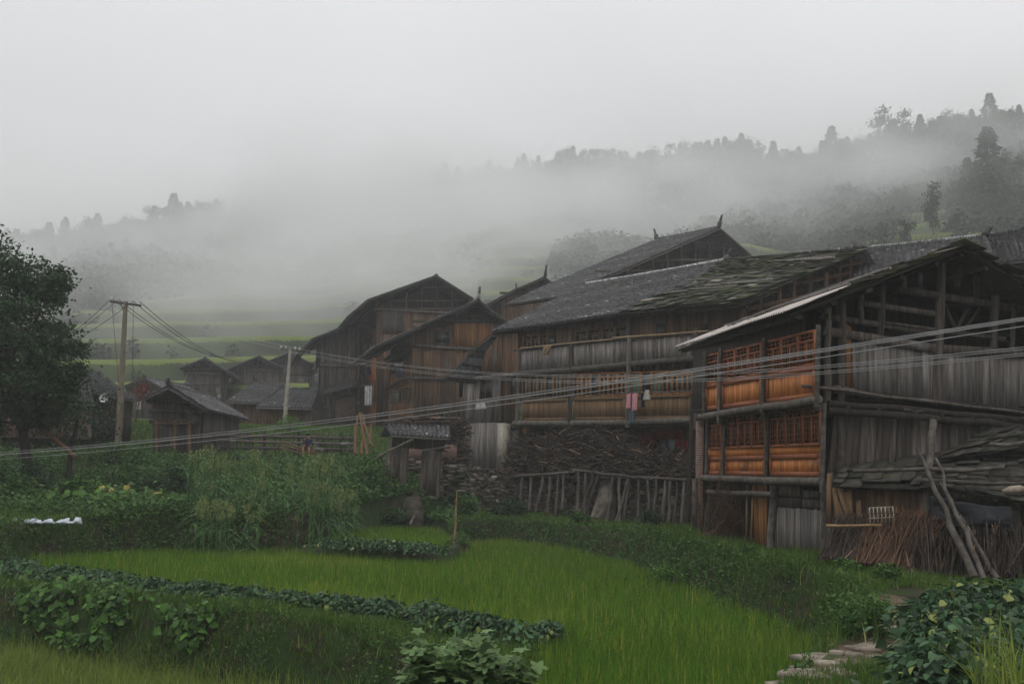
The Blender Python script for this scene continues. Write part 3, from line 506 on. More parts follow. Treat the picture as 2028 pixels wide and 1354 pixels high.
# roof slopes
E1n = at(1562, 618, 25.4); E1f = at(1342, 688, 36.2); R1n = at(1904, 488, 25.9+.2); R1f = R1n+d1*11.6
Wn = R1n*2-E1n; Wn = V3(*(R1n+gx*seglen(R1n*V3(1,1,0), E1n*V3(1,1,0))*1.0)[:2], E1n[2]-.2); Wf = Wn+d1*11.6
rf = MB(); t_ = .36
mixp = lambda a, b, t: a*(1-t)+b*t
rf.slabs(mixp(E1n, R1n, .30), mixp(E1f, R1f, .22), R1f, R1n, .55, .42); ro = rf.build('bark_roof', M['bark'], H1)
r2 = MB(); r2.slabs(Wf, Wn, R1n, R1f, .6, .45); r2.build('bark_roof', M['bark'], H1)
ti = MB()                                                              # corrugated sheet along the eave
def corr(P, u, v):
    n = nrm(np.cross(E1f-E1n, R1n-E1n)); n = n if n[2] > 0 else -n
    return P+n*(np.sin(u*2*math.pi*62)*.028+.06+np.floor(v*2.02)*.02+.015*np.sin(u*7))
ti.patch(E1n-(R1n-E1n)*.02, E1f-(R1f-E1f)*.02, mixp(E1f, R1f, .50), mixp(E1n, R1n, .36), 500, 6, corr, .5)
tio = ti.build('corrugated_sheet', M['tin'], H1)
pol = MB()
for t0, a, b in ((.34,.0,.8),(.40,.1,.55),(.5,.02,.38),(.58,.0,.5),(.72,.25,.7),(.42,.6,1.0)):
    n = UP; p = mixp(mixp(E1n, E1f, a), mixp(R1n, R1f, a), t0)+UP*.16; q = mixp(mixp(E1n, E1f, b), mixp(R1n, R1f, b), t0+random.uniform(-.05, .05))+UP*.16
    pol.log(p, q, .05, .035, .02, 5)
pol.build('roof_pole', M['palewood'], H1)
vb = MB(); vb.bar(E1n-UP*.1, R1n-UP*.1, .14, .05, UP); vb.bar(R1n-UP*.1, Wn-UP*.1, .14, .05, UP)
for t in (.05,.25,.45,.65,.85,1):                                       # purlin ends poking out under the verge
    for (a, b) in ((E1n, E1f), (Wn, Wf)):
        p = mixp(a, R1n, t)-UP*.22; vb.log(p, mixp(b, R1f, t)-UP*.22, .07, wob=.01, seg=3)
rafters(vb, E1n, E1f, mixp(E1f, R1f, .5), mixp(E1n, R1n, .5), 22); vb.build('roof_timbers', M['darkwood'], H1)
# gable frame
fr = MB()
for a, b, r in (((1668,596),(1664,960),.11),((1705,583),(1705,638),.08),((1747,566),(1743,664),.10),((1865,520),(1853,800),.15),((1898,520),(1896,570),.09),((1934,540),(1933,603),.09),
                ((1971,586),(1967,690),.12),((2008,600),(2004,690),.08),((1824,530),(1822,577),.07),((1790,548),(1789,580),.07),((1640,606),(1638,800),.10),((2060,620),(2058,690),.1)):
    fr.log(G1.h(*a, .02), G1.h(*b, .02), r, wob=.01)
for a, b, hh in (((1700,600),(1850,622),.16),((1779,574),(2060,618),.2),((1632,627),(1850,660),.17),((1632,655),(1850,690),.24),((1850,690),(2120,706),.24),((1745,640),(1990,672),.12),((1650,770),(1690,776),.2)):
    fr.bar(G1.h(*a, .03), G1.h(*b, .03), hh, .14, G1.n)
for a, b in (((1870,603),(1898,664)),((1918,607),(1888,664)),((1940,610),(1900,668))): fr.bar(G1.h(*a, -.3), G1.h(*b, -.3), .09, .05, G1.n)
fr.build('gable_frame', M['greywood'], H1)
fb = MB()                                                               # rails and floor beams between the storeys
for a, b, r in (((1590,765),(2130,822),.045),((1640,798),(2130,838),.10),((1640,812),(2130,853),.11)): fb.log(G1.h(*a, .32), G1.h(*b, .3), r, wob=.02, seg=9)
for x in range(1680, 2060, 62): fb.log(G1.h(x, 803+(x-1640)*.085, -.4), G1.h(x, 803+(x-1640)*.085, .42), .07, wob=.005, seg=3, tone=.9)
fb.build('floor_beam', M['darkwood'], H1)
os_ = MB(); os_.pplanks(G1, [(1675,782),(1687,783)], [(1675,638),(1687,650)], .05, .1); os_.build('orange_board', M['tan'], H1)
pt = MB(); pt.patch(G1.h(1789,815,.3), G1.h(1833,820,.3), G1.h(1829,814,.45), G1.h(1791,809,.45), 8, 2, lambda P, u, v: P+UP*(np.sin(u*9)*.015), .9); pt.build('plastic_strip', M['white'], H1)
# orange front, upper and lower storeys
ou = .55                                                                  # the upper storey overhangs
post = [(1396,703,823),(1426,697,828),(1513,676,812),(1620,651,800)]
def fy(x, a, b): return a[1]+(b[1]-a[1])*(x-a[0])/(b[0]-a[0])
for i, (x0, x1, nw) in enumerate(((1398,1424,1),(1430,1509,3),(1516,1615,3))):
    top = lambda x: fy(x, (1396,703), (1619,651)); sil = lambda x: fy(x, (1394,762), (1619,722)); bot = lambda x: fy(x, (1391,816), (1619,789))
    for k in range(nw):
        a = x0+(x1-x0)*k/nw+.8; b = x0+(x1-x0)*(k+1)/nw-.8
        window(F1, [(a, sil(a)-2), (b, sil(b)-2), (b, top(b)+3), (a, top(a)+3)], ou, H1, M['orangered'], 2 if nw > 1 else 1, 4, .27, fw=.075)
    panel(F1, [(x0, bot(x0)-2), (x1, bot(x1)-2), (x1, sil(x1)), (x0, sil(x0))], ou, H1, M['orangered'], M['orange'])
    y0, y1 = (829, 803), (943, 947); top = lambda x: fy(x, (1399,829), (1628,803)); sil = lambda x: fy(x, (1399,889), (1625,880)); bot = lambda x: fy(x, (1397,942), (1621,946)); mid = lambda x: fy(x, (1399,905), (1625,897))
    x0 += 4+i*2; x1 += 5+i*2.5
    for k in range(nw):
        a = x0+(x1-x0)*k/nw+.8; b = x0+(x1-x0)*(k+1)/nw-.8
        window(F1, [(a, sil(a)-1), (b, sil(b)-1), (b, top(b)+1), (a, top(a)+1)], .12, H1, M['orangered'], 2 if nw > 1 else 3, 4, .24, fw=.075)
    panel(F1, [(x0, bot(x0)-2), (x1, bot(x1)-2), (x1, mid(x1)), (x0, mid(x0))], .12, H1, M['orangered'], M['orange'])
    m = MB(); m.qp(F1, [(x0, mid(x0)), (x1, mid(x1)), (x1, sil(x1)), (x0, sil(x0))], .08, .06, .8); m.build('sill_board', M['orange'], H1)
for x, a, b in post: onelog('front_post', M['logwood'], H1, F1.h(x+1, a-8, ou+.1), F1.h(x-3, b+4, ou+.1), .065, .01)
for x, a, b in ((1401,826,950),(1433,822,953),(1519,806,962),(1631,798,975)): onelog('front_post', M['logwood'], H1, F1.h(x+1, a, .22), F1.h(x-3, b, .22), .068, .01)
fl = MB()
for pts, off in (([(1386,826),(1440,817),(1510,806),(1562,801),(1622,790)], ou+.05), ([(1392,946),(1450,948),(1520,951),(1628,953)], .2)): vband(fl, F1, pts, off, .12, .8)
for x, y in ((1391,828),(1424,824),(1512,812),(1619,798)): fl.log(F1.h(x, y+6, ou-.1), F1.h(x, y+16, ou-.1), .09, seg=3)
fl.build('floor_log', M['logwood'], H1)
# walls behind the window bands so that the house is closed
cw_ = MB(); A1 = plan(1392, 34.85)
for z0, z1, off in ((2.1, 4.4, ou-.14), (.0, 2.1, -.08), (-.3, 0, -.08)): cw_.hexa([B1*V3(1,1,0)+UP*z0+F1.n*(off-.05), A1*V3(1,1,0)+UP*z0+F1.n*(off-.05), A1*V3(1,1,0)+UP*z0+F1.n*off, B1*V3(1,1,0)+UP*z0+F1.n*off], [B1*V3(1,1,0)+UP*z1+F1.n*(off-.05), A1*V3(1,1,0)+UP*z1+F1.n*(off-.05), A1*V3(1,1,0)+UP*z1+F1.n*off, B1*V3(1,1,0)+UP*z1+F1.n*off])
cw_.hexa([g1(-ou,2.08,0), g1(0,2.08,0), g1(0,2.08,Lf), g1(-ou,2.08,Lf)], [g1(-ou,2.14,0), g1(0,2.14,0), g1(0,2.14,Lf), g1(-ou,2.14,Lf)])
cw_.build('front_lining', M['darkwood'], H1)
# ground floor
gf = MB(); FG = PL((F1.p-F1.n*.25)[:2], F1.d[:2])
gf.pplanks(FG, [(1534,1101),(1632,1112)], [(1534,1003),(1632,1010)], .05, .13, tone=None, rag=.02); gd = gf.build('plank_door', M['palewood'], H1)
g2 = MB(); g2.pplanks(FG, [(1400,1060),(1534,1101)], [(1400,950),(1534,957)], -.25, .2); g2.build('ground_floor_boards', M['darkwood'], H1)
g3 = MB()
for q in ([(1542,1003),(1586,1006),(1586,985),(1542,984)], [(1588,1006),(1632,1008),(1632,990),(1588,987)], [(1542,982),(1584,983),(1584,962),(1542,960)], [(1590,985),(1630,987),(1630,972),(1590,970)]): g3.qp(FG, q, .06, .04)
g3.build('door_panel', M['greywood'], H1)
g4 = MB(); g4.log(FG.h(1532,957,.15), FG.h(1527,1092,.15), .12); g4.log(FG.h(1634,957,.1), FG.h(1632,1108,.1), .1); g4.log(FG.h(1406,963,.35), FG.h(1401,1068,.35), .10, .13); g4.log(FG.h(1402,974,.4), FG.h(1530,979,.4), .09, wob=.03)
g4.build('ground_floor_post', M['logwood'], H1)
g5 = MB(); g5.pplanks(FG, [(1494,1083),(1518,1090)], [(1493,956),(1519,957)], .12, .22); g5.build('orange_board', M['tan'], H1)
bp = MB(); bp.qp(F1, [(1377,1050),(1391,1055),(1394,832),(1378,834)], .1, .35); bp.build('brick_pillar', M['brick'], H1)
bs = MB(); bs.qp(F1, [(1370,1055),(1378,1056),(1380,945),(1371,948)], .14, .3); bs.build('stone_pillar', M['stone'], H1)

# ---------------------------------------------------------------- long middle house
H2 = thing('timber_house', 'long brown timber house with a big grey tiled roof, mossy towards its right gable', 'house', tuple(plan(1250, 47)+V3(1, 2, -2.3)))
d2 = F2.d if F2.d[1] > 0 else -F2.d; b2 = -F2.n                             # d2 away along the front, b2 into the house
def f2(px, z, off=0):
    q = F2.h(px, hor(px), off); return V3(q[0], q[1], z)
E2n = at(1471, 600, 41.0); R2n = at(1717, 492, 44.3); E2m = at(1240, 620, 46.3); R2m = at(1440, 517, 51.5); E2f = at(974, 657, 53.3); R2f = at(1161, 564, 60)
mt = MB(); mt.tiles(E2m, E2f, R2f, R2m, .22, .18); rt = mt.build('tiled_roof', M['tile'], H2)
mt = MB(); ex = (E2n-E2m)*.55; mt.tiles(E2m+ex*.8, E2m-ex*.02, R2m-(R2n-R2m)*.02, R2m+(R2n-R2m)*.02, .22, .18); mt.build('tiled_roof', M['tile'], H2)
mb = MB(); mb.slabs(mixp(E2n, E2m, 0), mixp(E2n, E2m, .62)+UP*.12, mixp(R2n, R2m, 1.0)+UP*.12, R2n, .32, .26, .3, .018)
mb.slabs(mixp(E2n, R2n, .0)+UP*.16, mixp(E2n, E2m, .55)+UP*.22, mixp(mixp(E2n, E2m, .5), mixp(R2n, R2m, .9), .55)+UP*.22, mixp(E2n, R2n, .5)+UP*.2, .6, .36, .3, .02, holes=.4)
mb.slabs(mixp(E2n, E2m, .6)+UP*.10, mixp(E2n, E2m, .98)+UP*.10, mixp(R2n, R2m, .99)*.5+mixp(E2n, E2m, .9)*.5+UP*.10, mixp(R2n, R2m, .6)*.5+mixp(E2n, E2m, .6)*.5+UP*.1, .6, .36, .3, .02, holes=.5)
mb.build('bark_roof', M['bark'], H2)
bk = b2*9.0; Bn = V3(*(R2n+b2*5.2)[:2], E2n[2]+.2); Bf = V3(*(R2f+b2*5.2)[:2], E2f[2]+.2)
mk = MB(); mk.hexa([R2n-UP*.08, R2f-UP*.08, Bf-UP*.08, Bn-UP*.08], [R2n, R2f, Bf, Bn]); mk.build('rear_roof', M['tile'], H2)
ridge_cap(R2m+UP*.02, R2f, rt, True, .16, (1, 0), .75); ridge_cap(R2n+UP*.02, R2m, rt, False, .14, (0, 0))
po = MB()
for a, b in ((.1,.7),(.3,.95),(.0,.35),(.5,.9),(.05,.5)):
    t0 = random.uniform(.1, .75); p = mixp(mixp(E2n, E2m, a), mixp(R2n, R2m, a), t0); q = mixp(mixp(E2n, E2m, b), mixp(R2n, R2m, b), t0+random.uniform(-.03, .03)); po.log(p+UP*.26, q+UP*.26, .06, .04, .02)
po.build('roof_pole', M['palewood'], H2)
rm = MB(); rafters(rm, E2n, E2m, mixp(E2m, R2m, .25), mixp(E2n, R2n, .25), 16); rafters(rm, E2m, E2f, mixp(E2f, R2f, .25), mixp(E2m, R2m, .25), 26); rm.build('rafters', M['darkwood'], H2)
# near gable of the long house: posts and beams in the open attic
G2p = V3(*mixp(E2n, R2n, .15)[:2], 0)-F2.d*0+d2*.9; G2 = PL(G2p[:2], (R2n-E2n)[:2])
gm = MB()
for x, y0, y1 in ((1471,600,660),(1505,588,640),(1543,570,640),(1572,555,630),(1604,545,625),(1636,540,620),(1662,528,600),(1684,515,600),(1706,505,600)): gm.log(G2.h(x, y0, .05), G2.h(x-1, y1, .05), .11, wob=.01)
for a, b in (((1480,612),(1720,560)),((1560,566),(1740,530)),((1655,530),(1735,512))): gm.bar(G2.h(*a, .05), G2.h(*b, .05), .2, .1, G2.n)
gm.build('gable_frame', M['brownwood'], H2)
gq = MB(); q0 = G2.h(1471, 900, -1.6); q1 = G2.h(1740, 900, -1.6); gq.planks([V3(*q0[:2], -2), V3(*q1[:2], -2)], [V3(*q0[:2], 6.6), V3(*q1[:2], 9.2)], G2.n, .3); gq.build('gable_boards', M['darkwood'], H2)
# side roof dropping to the left end, seen from below
T2 = at(990, 648, 54.2); D2 = at(877, 753, 52.6); vv = b2*3.4; sr = MB()
M2_ = at(925, 706, 53.3); sr.tiles(D2+vv, D2, M2_, M2_+vv, .22, .2); sr.tiles(M2_+vv, M2_, T2, T2+vv, .22, .2); sr.build('side_roof', M['tile'], H2)
sv = MB(); sv.bar(D2-UP*.1, M2_-UP*.1, .16, .05, UP); sv.bar(M2_-UP*.1, T2-UP*.1, .16, .05, UP)
for t in (.1,.35,.6,.85): sv.log(mixp(D2, T2, t)-UP*.15, mixp(D2, T2, t)-UP*.15+vv, .06, seg=3)
sv.build('roof_timbers', M['darkwood'], H2)
# front
wl = MB(); wl.pplanks(F2, [(1245,742),(1392,733)], [(1245,618),(1395,600)], -.3, .24); wl.pplanks(F2, [(1024,742),(1245,742)], [(1024,655),(1245,618)], -.3, .24)
wl.pplanks(F2, [(1392,735),(1500,720)], [(1392,600),(1500,590)], -.3, .24); wl.build('upper_wall', M['brownwood'], H2)
wb = MB(); wb.pplanks(F2, [(1028,738),(1131,729),(1246,719),(1392,707)], [(1028,695),(1131,683),(1246,673),(1392,664)], .45, .17, rag=.015); wb.pplanks(F2, [(1392,707),(1470,700)], [(1392,664),(1470,655)], .45, .17, rag=.015); wb.build('balcony_boards', M['palewood'], H2)
for (x0, x1, nn) in ((1036,1084,3),(1138,1188,2),(1192,1243,2)):
    for k in range(nn):
        a = x0+(x1-x0)*k/nn+1; b = x0+(x1-x0)*(k+1)/nn-1; y = lambda x: 690-(x-1036)*.095
        window(F2, [(a, y(a)), (b, y(b)), (b, y(b)-24), (a, y(a)-24)], -.22, H2, M['tan2'], 2, 3, .3, fw=.055, lat=False)
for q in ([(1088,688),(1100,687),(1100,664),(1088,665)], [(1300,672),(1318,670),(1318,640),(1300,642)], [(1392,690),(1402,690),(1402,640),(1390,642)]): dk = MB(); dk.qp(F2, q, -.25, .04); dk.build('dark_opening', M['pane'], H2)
# middle storey: panels and open casements
spans = ((1034,1126),(1135,1240),(1250,1372))
for i, (x0, x1) in enumerate(spans):
    bot = lambda x: 833-(x-1033)*.012; mid = lambda x: 790-(x-1036)*.036; top = lambda x: 744-(x-1036)*.028
    panel(F2, [(x0, bot(x0)), (x1, bot(x1)), (x1, mid(x1)+2), (x0, mid(x0)+2)], .42, H2, M['tan2'], M['tan2'])
    k = 6; xs_ = np.linspace(x0, x1, k+1)
    for j in range(k):
        a, b = xs_[j]+.8, xs_[j+1]-.8; op = (i, j) in ((0, 3), (1, 2), (2, 1)); tl = (i, j) in ((2, 0), (2, 2))
        window(F2, [(a, mid(a)), (b, mid(b)), (b, top(b)), (a, top(a))], .40, H2, M['tan'] if i else M['tan2'], 1 if op else 2, 3, 0 if op else .16, pane='teal' if tl else 'pane', lat=False, fw=.05 if op else .085)
for x, y0, y1, off in ((1027,690,842,.5),(1131,676,842,.5),(1246,665,846,.5),(1378,650,850,.5),(1392,690,950,.2),(1386,690,850,.1),(1024,655,700,-.2),(1131,640,690,-.2),(1246,620,680,-.2)): onelog('front_post', M['greywood'], H2, F2.h(x+1, y0, off), F2.h(x-3, y1, off), .12, .012)
bm_ = MB()
for pts, off, r in (([(1018,693),(1131,680),(1246,669),(1470,652)], .5, .08), ([(1018,741),(1131,732),(1246,721),(1392,708),(1470,702)], .48, .15), ([(1018,838),(1131,838),(1246,836),(1378,832)], .45, .16), ([(905,752),(1024,742)], .2, .12)): vband(bm_, F2, pts, off, r)
bm_.build('floor_log', M['logwood'], H2)
lw = MB(); lw.pplanks(F2, [(912,838),(988,836)], [(918,752),(992,748)], .1, .22); lw.pplanks(F2, [(905,930),(986,927)], [(913,838),(989,836)], .1, .19, rag=.03); lw.build('side_boards', M['palewood'], H2)
l2 = MB(); l2.pplanks(F2, [(992,838),(1026,838)], [(994,660),(1026,655)], 0, .22); l2.pplanks(F2, [(925,752),(994,748)], [(950,712),(994,655)], .02, .22); l2.build('side_wall', M['brownwood'], H2)
window(F2, [(950,790),(973,789),(974,752),(952,752)], .14, H2, M['greywood'], 2, 3, .25, fw=.06)
window(F2, [(1010,782),(1020,781),(1020,746),(1011,746)], .1, H2, M['greywood'], 1, 2, 0, lat=False, fw=.06)
for x, y0, y1, off in ((996,838,930,.35),(1021,840,930,-.5)): cc = MB(); cc.box(V3(*F2.h(x, hor(x), off)[:2], F2.h(x, y1, off)[2]), .5, .5, F2.h(x, y0, off)[2]-F2.h(x, y1, off)[2], ax=F2.d); cc.build('concrete_column', M['concrete'], H2)
lb = MB(); lb.pplanks(F2, [(1024,960),(1378,960)], [(1024,838),(1378,832)], -1.6, .25); lb.build('ground_floor_wall', M['brownwood'], H2)
q = [V3(*F2.h(x, 900, o)[:2], 0) for x, o in ((905,.0),(1378,.0),(1378,-8),(905,-8))]
cw = MB(); cw.hexa([p+UP*1.95 for p in q], [p+UP*2.05 for p in q]); cw.hexa([p+UP*4.6 for p in q], [p+UP*4.7 for p in q]); cw.planks([V3(*F2.h(905,900,.0)[:2],-.5), V3(*F2.h(905,900,-8)[:2],-.5)], [V3(*F2.h(905,900,.0)[:2],4.8), V3(*F2.h(905,900,-8)[:2],4.8)], -d2, .3); cw.build('floor_boards', M['darkwood'], H2)
window(F2, [(1305,893),(1356,893),(1356,868),(1305,868)], -1.5, H2, M['greywood'], 3, 1, 0, pane='paleglass', fw=.07, lat=False)
pw = MB(); pw.qp(F2, [(1093,852),(1101,852),(1101,842),(1093,842)], -1.5, .02); pw.build('paper_notice', M['white'], H2)
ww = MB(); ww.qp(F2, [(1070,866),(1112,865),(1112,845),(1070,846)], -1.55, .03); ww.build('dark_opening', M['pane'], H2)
# ---------------------------------------------------------------- the other houses
def ghouse(label, gp, d, Lf, prof, xl, xr, yb, oh=.9, wall='brownwood', side=None, rmat='tile', wins=(), fwins=(), bands=(), open_y=None, boards=(), cw=.24, rh=.2, fin=0, white=False, name='timber_house', mid=False, lof=0.0, edge='darkwood'):
    prof = list(prof); k = min(range(len(prof)), key=lambda i: prof[i][1]); d = nrm(V3(d[0], d[1], 0))
    P = [gp.h(x, y, oh) for x, y in prof]; T = thing(name, label, 'house', tuple(gp.h(prof[k][0], yb, -2)))
    far = d*(Lf+oh*2); base = lambda x: gp.h(x, yb, 0)
    ryx = lambda x: np.interp(x, [p[0] for p in prof], [p[1] for p in prof])
    rt = None
    for i in range(len(prof)-1):
        a, b = (P[i], P[i+1]) if i < k else (P[i+1], P[i]); m = MB()
        if rmat == 'tile': m.tiles(a, a+far, b+far, b, cw, rh)
        else: m.slabs(a, a+far, b+far, b, .7, .5)
        rt = m.build('roof', M[rmat], T)
    ridge_cap(P[k]+UP*.03, P[k]+far+UP*.03, rt, white, .16, (1, 1) if fin else (0, 0), fin or .5, mid)
    for sh in (0, 1):
        vb = MB()
        for a, b in zip(P[:-1], P[1:]): vb.bar(a-UP*.14+far*sh, b-UP*.14+far*sh, .16, .06, UP)
        vb.build('verge_board', M[edge], T)
    for a, b in zip(P[:-1], P[1:]):
        for t in (.15, .6): p = mixp(a, b, t)-UP*.26; pr = MB(); pr.log(p, p+far, .08, wob=.01, seg=3); pr.build('purlin', M['darkwood'], T)
    xs_ = sorted({xl, prof[k][0], xr} | {p[0] for p in prof if xl < p[0] < xr})
    top = [(x, max(ryx(x)+6, (open_y if open_y else 0))) for x in xs_]
    g = MB(); g.pplanks(gp, [(x, yb) for x in xs_], top, 0, .3); g.build('gable_boards', M[wall], T)
    bz = base(xl)[2]; f = MB(); zl = gp.h(xl, ryx(xl)+4, 0)[2]; zr = gp.h(xr, ryx(xr)+4, 0)[2]; a = base(xl); b = base(xr); nl = gp.d*(1 if (gp.d@(a-b)) > 0 else -1)
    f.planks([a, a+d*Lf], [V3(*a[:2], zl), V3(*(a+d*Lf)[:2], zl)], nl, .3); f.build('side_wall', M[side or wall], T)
    f = MB(); f.planks([b, b+d*Lf], [V3(*b[:2], zr), V3(*(b+d*Lf)[:2], zr)], -nl, .3); f.planks([a+d*Lf, b+d*Lf], [V3(*(a+d*Lf)[:2], zl), V3(*(b+d*Lf)[:2], zr)], d, .3)
    f.prism([V3(*(a+d*Lf)[:2], zl), V3(*(b+d*Lf)[:2], zr), gp.h(prof[k][0], prof[k][1]+6, 0)+d*Lf], d*.05); f.build('rear_wall', M[wall], T)
    if open_y:                                                                     # open attic: posts and ties
        m = MB(); n = max(4, int((xr-xl)/26))
        for i in range(n+1):
            x = xl+(xr-xl)*i/n; y = ryx(x)+5
            if y < open_y: m.bar(gp.h(x, open_y+4, .05), gp.h(x, y, .05), .16, .14, gp.n)
        for t in (.35, .75):
            ya = prof[k][1]+(open_y-prof[k][1])*t; L_ = [x for x in np.linspace(xl, xr, 60) if ryx(x)+6 < ya]
            if len(L_) > 3: m.bar(gp.h(L_[0], ya, .07), gp.h(L_[-1], ya, .07), .14, .1, gp.n)
        m.bar(gp.h(xl, open_y, .06), gp.h(xr, open_y, .06), .2, .14, gp.n); m.build('gable_frame', M['greywood'], T)
        m = MB(); q0 = gp.h(xl, open_y, -2.5); q1 = gp.h(xr, open_y, -2.5); za = gp.h(prof[k][0], prof[k][1], 0)[2]-.3; pm_ = gp.h(prof[k][0], open_y, -2.5)
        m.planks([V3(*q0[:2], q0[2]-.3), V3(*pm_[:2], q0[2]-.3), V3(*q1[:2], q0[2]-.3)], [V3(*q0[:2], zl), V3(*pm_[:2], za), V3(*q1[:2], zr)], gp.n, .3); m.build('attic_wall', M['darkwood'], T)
    if bands:
        for (x0, y0, x1, y1) in bands:
            m = MB(); m.bar(gp.h(x0, y0, .08), gp.h(x1, y1, .08), .2, .16, gp.n); m.build('floor_beam', M['greywood'], T)
            A_ = gp.h(xl, y0 if x0 <= xl+3 else y1, 0); m = MB(); m.bar(A_+nl*(.1+lof), A_+nl*(.1+lof)+d*Lf, .2, .16, nl); m.build('floor_beam', M['greywood'], T)
    for q, mm in boards: m = MB(); m.pplanks(gp, q[:2], q[3:1:-1], .07, .22); m.build('board_panel', M[mm], T)
    for q in wins: window(gp, q, .1, T, M['greywood'], 2, 2, 0, fw=.08, lat=False)
    if fwins or lof:
        FP = PL(a[:2], d[:2])
        for q, mm, pn in fwins: window(FP, q, .08+lof, T, M[mm], 3, 2, .2, pane=pn, fw=.09)
    return T
d5 = V3(-.276, .961, 0); g5 = V3(.961, .276, 0)
def gpl(px, Y, g): return PL(plan(px, Y)[:2], g[:2])
H5 = ghouse('brown house behind the tiled gateway, its gable topped by a small upright finial', gpl(815, 70, g5), d5, 11.5, [(745,686),(835,645),(948,594),(1005,639)], 815, 992, 862, oh=1.3, wall='brownwood', side='tan', fin=1.1, open_y=636,
    bands=((812,683,905,690),(905,690,992,693),(812,748,992,752),(812,826,992,830)), boards=[([(898,684),(977,688),(977,640),(898,640)],'tan'), ([(839,744),(863,744),(863,696),(839,696)],'tan2'), ([(816,745),(833,745),(833,690),(816,688)],'tan2')],
    wins=[[(862,680),(890,681),(890,655),(862,655)]], fwins=[([(776,738),(794,733),(794,702),(776,708)],'greywood','pane'), ([(774,797),(790,795),(790,770),(774,773)],'tan2','paleglass'), ([(796,794),(810,792),(810,766),(796,769)],'tan2','pane')], lof=.12)
H6 = ghouse('tallest brown house of the left cluster with a wide dark gable', gpl(745, 84, g5), d5, 17, [(689,628),(729,594),(865,546),(938,592)], 745, 925, 865, oh=1.2, wall='brownwood', side='orange', open_y=612,
    bands=((745,612,925,622),(745,686,925,690)), boards=[([(757,660),(800,662),(800,615),(757,614)],'greywood')], fwins=[([(697,716),(712,712),(712,683),(697,688)],'tan2','pane'), ([(718,704),(740,698),(740,668),(718,675)],'tan2','pane'), ([(700,800),(714,798),(714,762),(700,765)],'tan','paleglass'), ([(722,797),(740,795),(740,752),(722,757)],'tan','pane')], lof=.12)
H7 = ghouse('dark timber house with a low rounded roof beside the far pole', gpl(634, 88, g5), d5, 9, [(588,702),(619,671),(708,637),(790,668)], 634, 712, 836, oh=1.5, wall='greywood', open_y=None,
    bands=((632,722,705,727),(632,790,705,778)), fwins=[([(612,770),(630,764),(630,728),(612,738)],'greywood','paleglass')], lof=.5)
lt = MB(); G7 = gpl(634, 88, g5); a, b = G7.h(636, 782, 2.0), G7.h(706, 764, 2.0); lt.tiles(a, b, G7.h(708,750,0), G7.h(640,768,0), .25, .2); lt.build('lean_to_roof', M['tile'], H7)
bw = MB(); bw.qp(G7, [(664,835),(704,835),(704,782),(664,792)], .35, .3); bw.build('brick_wall', M['brick'], H7)
for x in (641, 650): onelog('porch_post', M['greywood'], H7, G7.h(x, 783, 1.6), G7.h(x, 836, 1.6), .14)
wc = MB(); wc.qp(G7, [(629,866),(641,866),(641,841),(629,841)], 1.9, .4); wc.build('pale_pillar', M['concrete'], H7)
g3_ = V3(.743, .67, 0); d3 = V3(-.67, .743, 0)
H3 = ghouse('big high tiled house behind the long one with a curled finial', gpl(1425, 85, g3_), d3, 5.2, [(1128,585),(1200,549),(1425,451),(1491,508)], 1180, 1462, 660, oh=1.0, wall='darkwood', open_y=536, fin=1.3, mid=True, cw=.26, rh=.22, edge='greywood')
H4 = ghouse('small gable with an upright finial rising between the brown cluster and the tall roof', gpl(1080, 92, g5), d5, 8, [(964,604),(1020,574),(1080,549),(1112,577)], 990, 1104, 690, oh=.9, wall='brownwood', open_y=580, fin=1.3)
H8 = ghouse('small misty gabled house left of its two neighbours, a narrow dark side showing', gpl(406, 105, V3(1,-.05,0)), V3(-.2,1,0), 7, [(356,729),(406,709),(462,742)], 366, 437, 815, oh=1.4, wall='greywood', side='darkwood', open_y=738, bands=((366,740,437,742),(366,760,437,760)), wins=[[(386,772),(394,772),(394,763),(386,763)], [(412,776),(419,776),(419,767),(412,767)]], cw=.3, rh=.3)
H9 = ghouse('misty gabled house in the middle of the distant three, directly left of the far pole', gpl(513, 112, V3(1,.05,0)), V3(-.26,1,0), 7, [(452,730),(513,705),(562,730)], 458, 562, 815, oh=1.3, wall='greywood', open_y=730, bands=((458,732,562,734),(458,760,562,760)), wins=[[(500,752),(510,752),(510,742),(500,742)]], cw=.3, rh=.3)
H10 = ghouse('farthest misty gable, half hidden behind the far pole and the rounded roof', gpl(575, 120, V3(1,.05,0)), V3(-.22,1,0), 7, [(532,715),(574,697),(620,722)], 540, 612, 790, oh=1.3, wall='greywood', open_y=720, bands=((540,740,612,741),), cw=.3, rh=.3)
H14 = ghouse('tiny dark gable in the mist between the near pole and the hut roof', gpl(285, 92, V3(1,0,0)), V3(.1,1,0), 7, [(243,766),(285,748),(322,770)], 250, 315, 830, oh=1.0, wall='greywood', open_y=768, fin=.6, cw=.3, rh=.3)
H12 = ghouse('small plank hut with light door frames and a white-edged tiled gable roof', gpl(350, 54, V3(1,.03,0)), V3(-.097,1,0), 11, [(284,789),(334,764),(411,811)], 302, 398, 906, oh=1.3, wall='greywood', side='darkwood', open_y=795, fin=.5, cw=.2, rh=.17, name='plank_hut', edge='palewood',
    bands=((296,813,404,814),(296,834,398,834)))
GP = gpl(350, 54, V3(1,.03,0))
for x in (310, 346, 375): onelog('door_post', M['tan2'], H12, GP.h(x, 832, .2), GP.h(x, 900, .2), .09)
for a, b in (((304,838),(385,838)),((310,899),(376,900))): onelog('door_rail', M['tan2'], H12, GP.h(*a, .22), GP.h(*b, .22), .07)
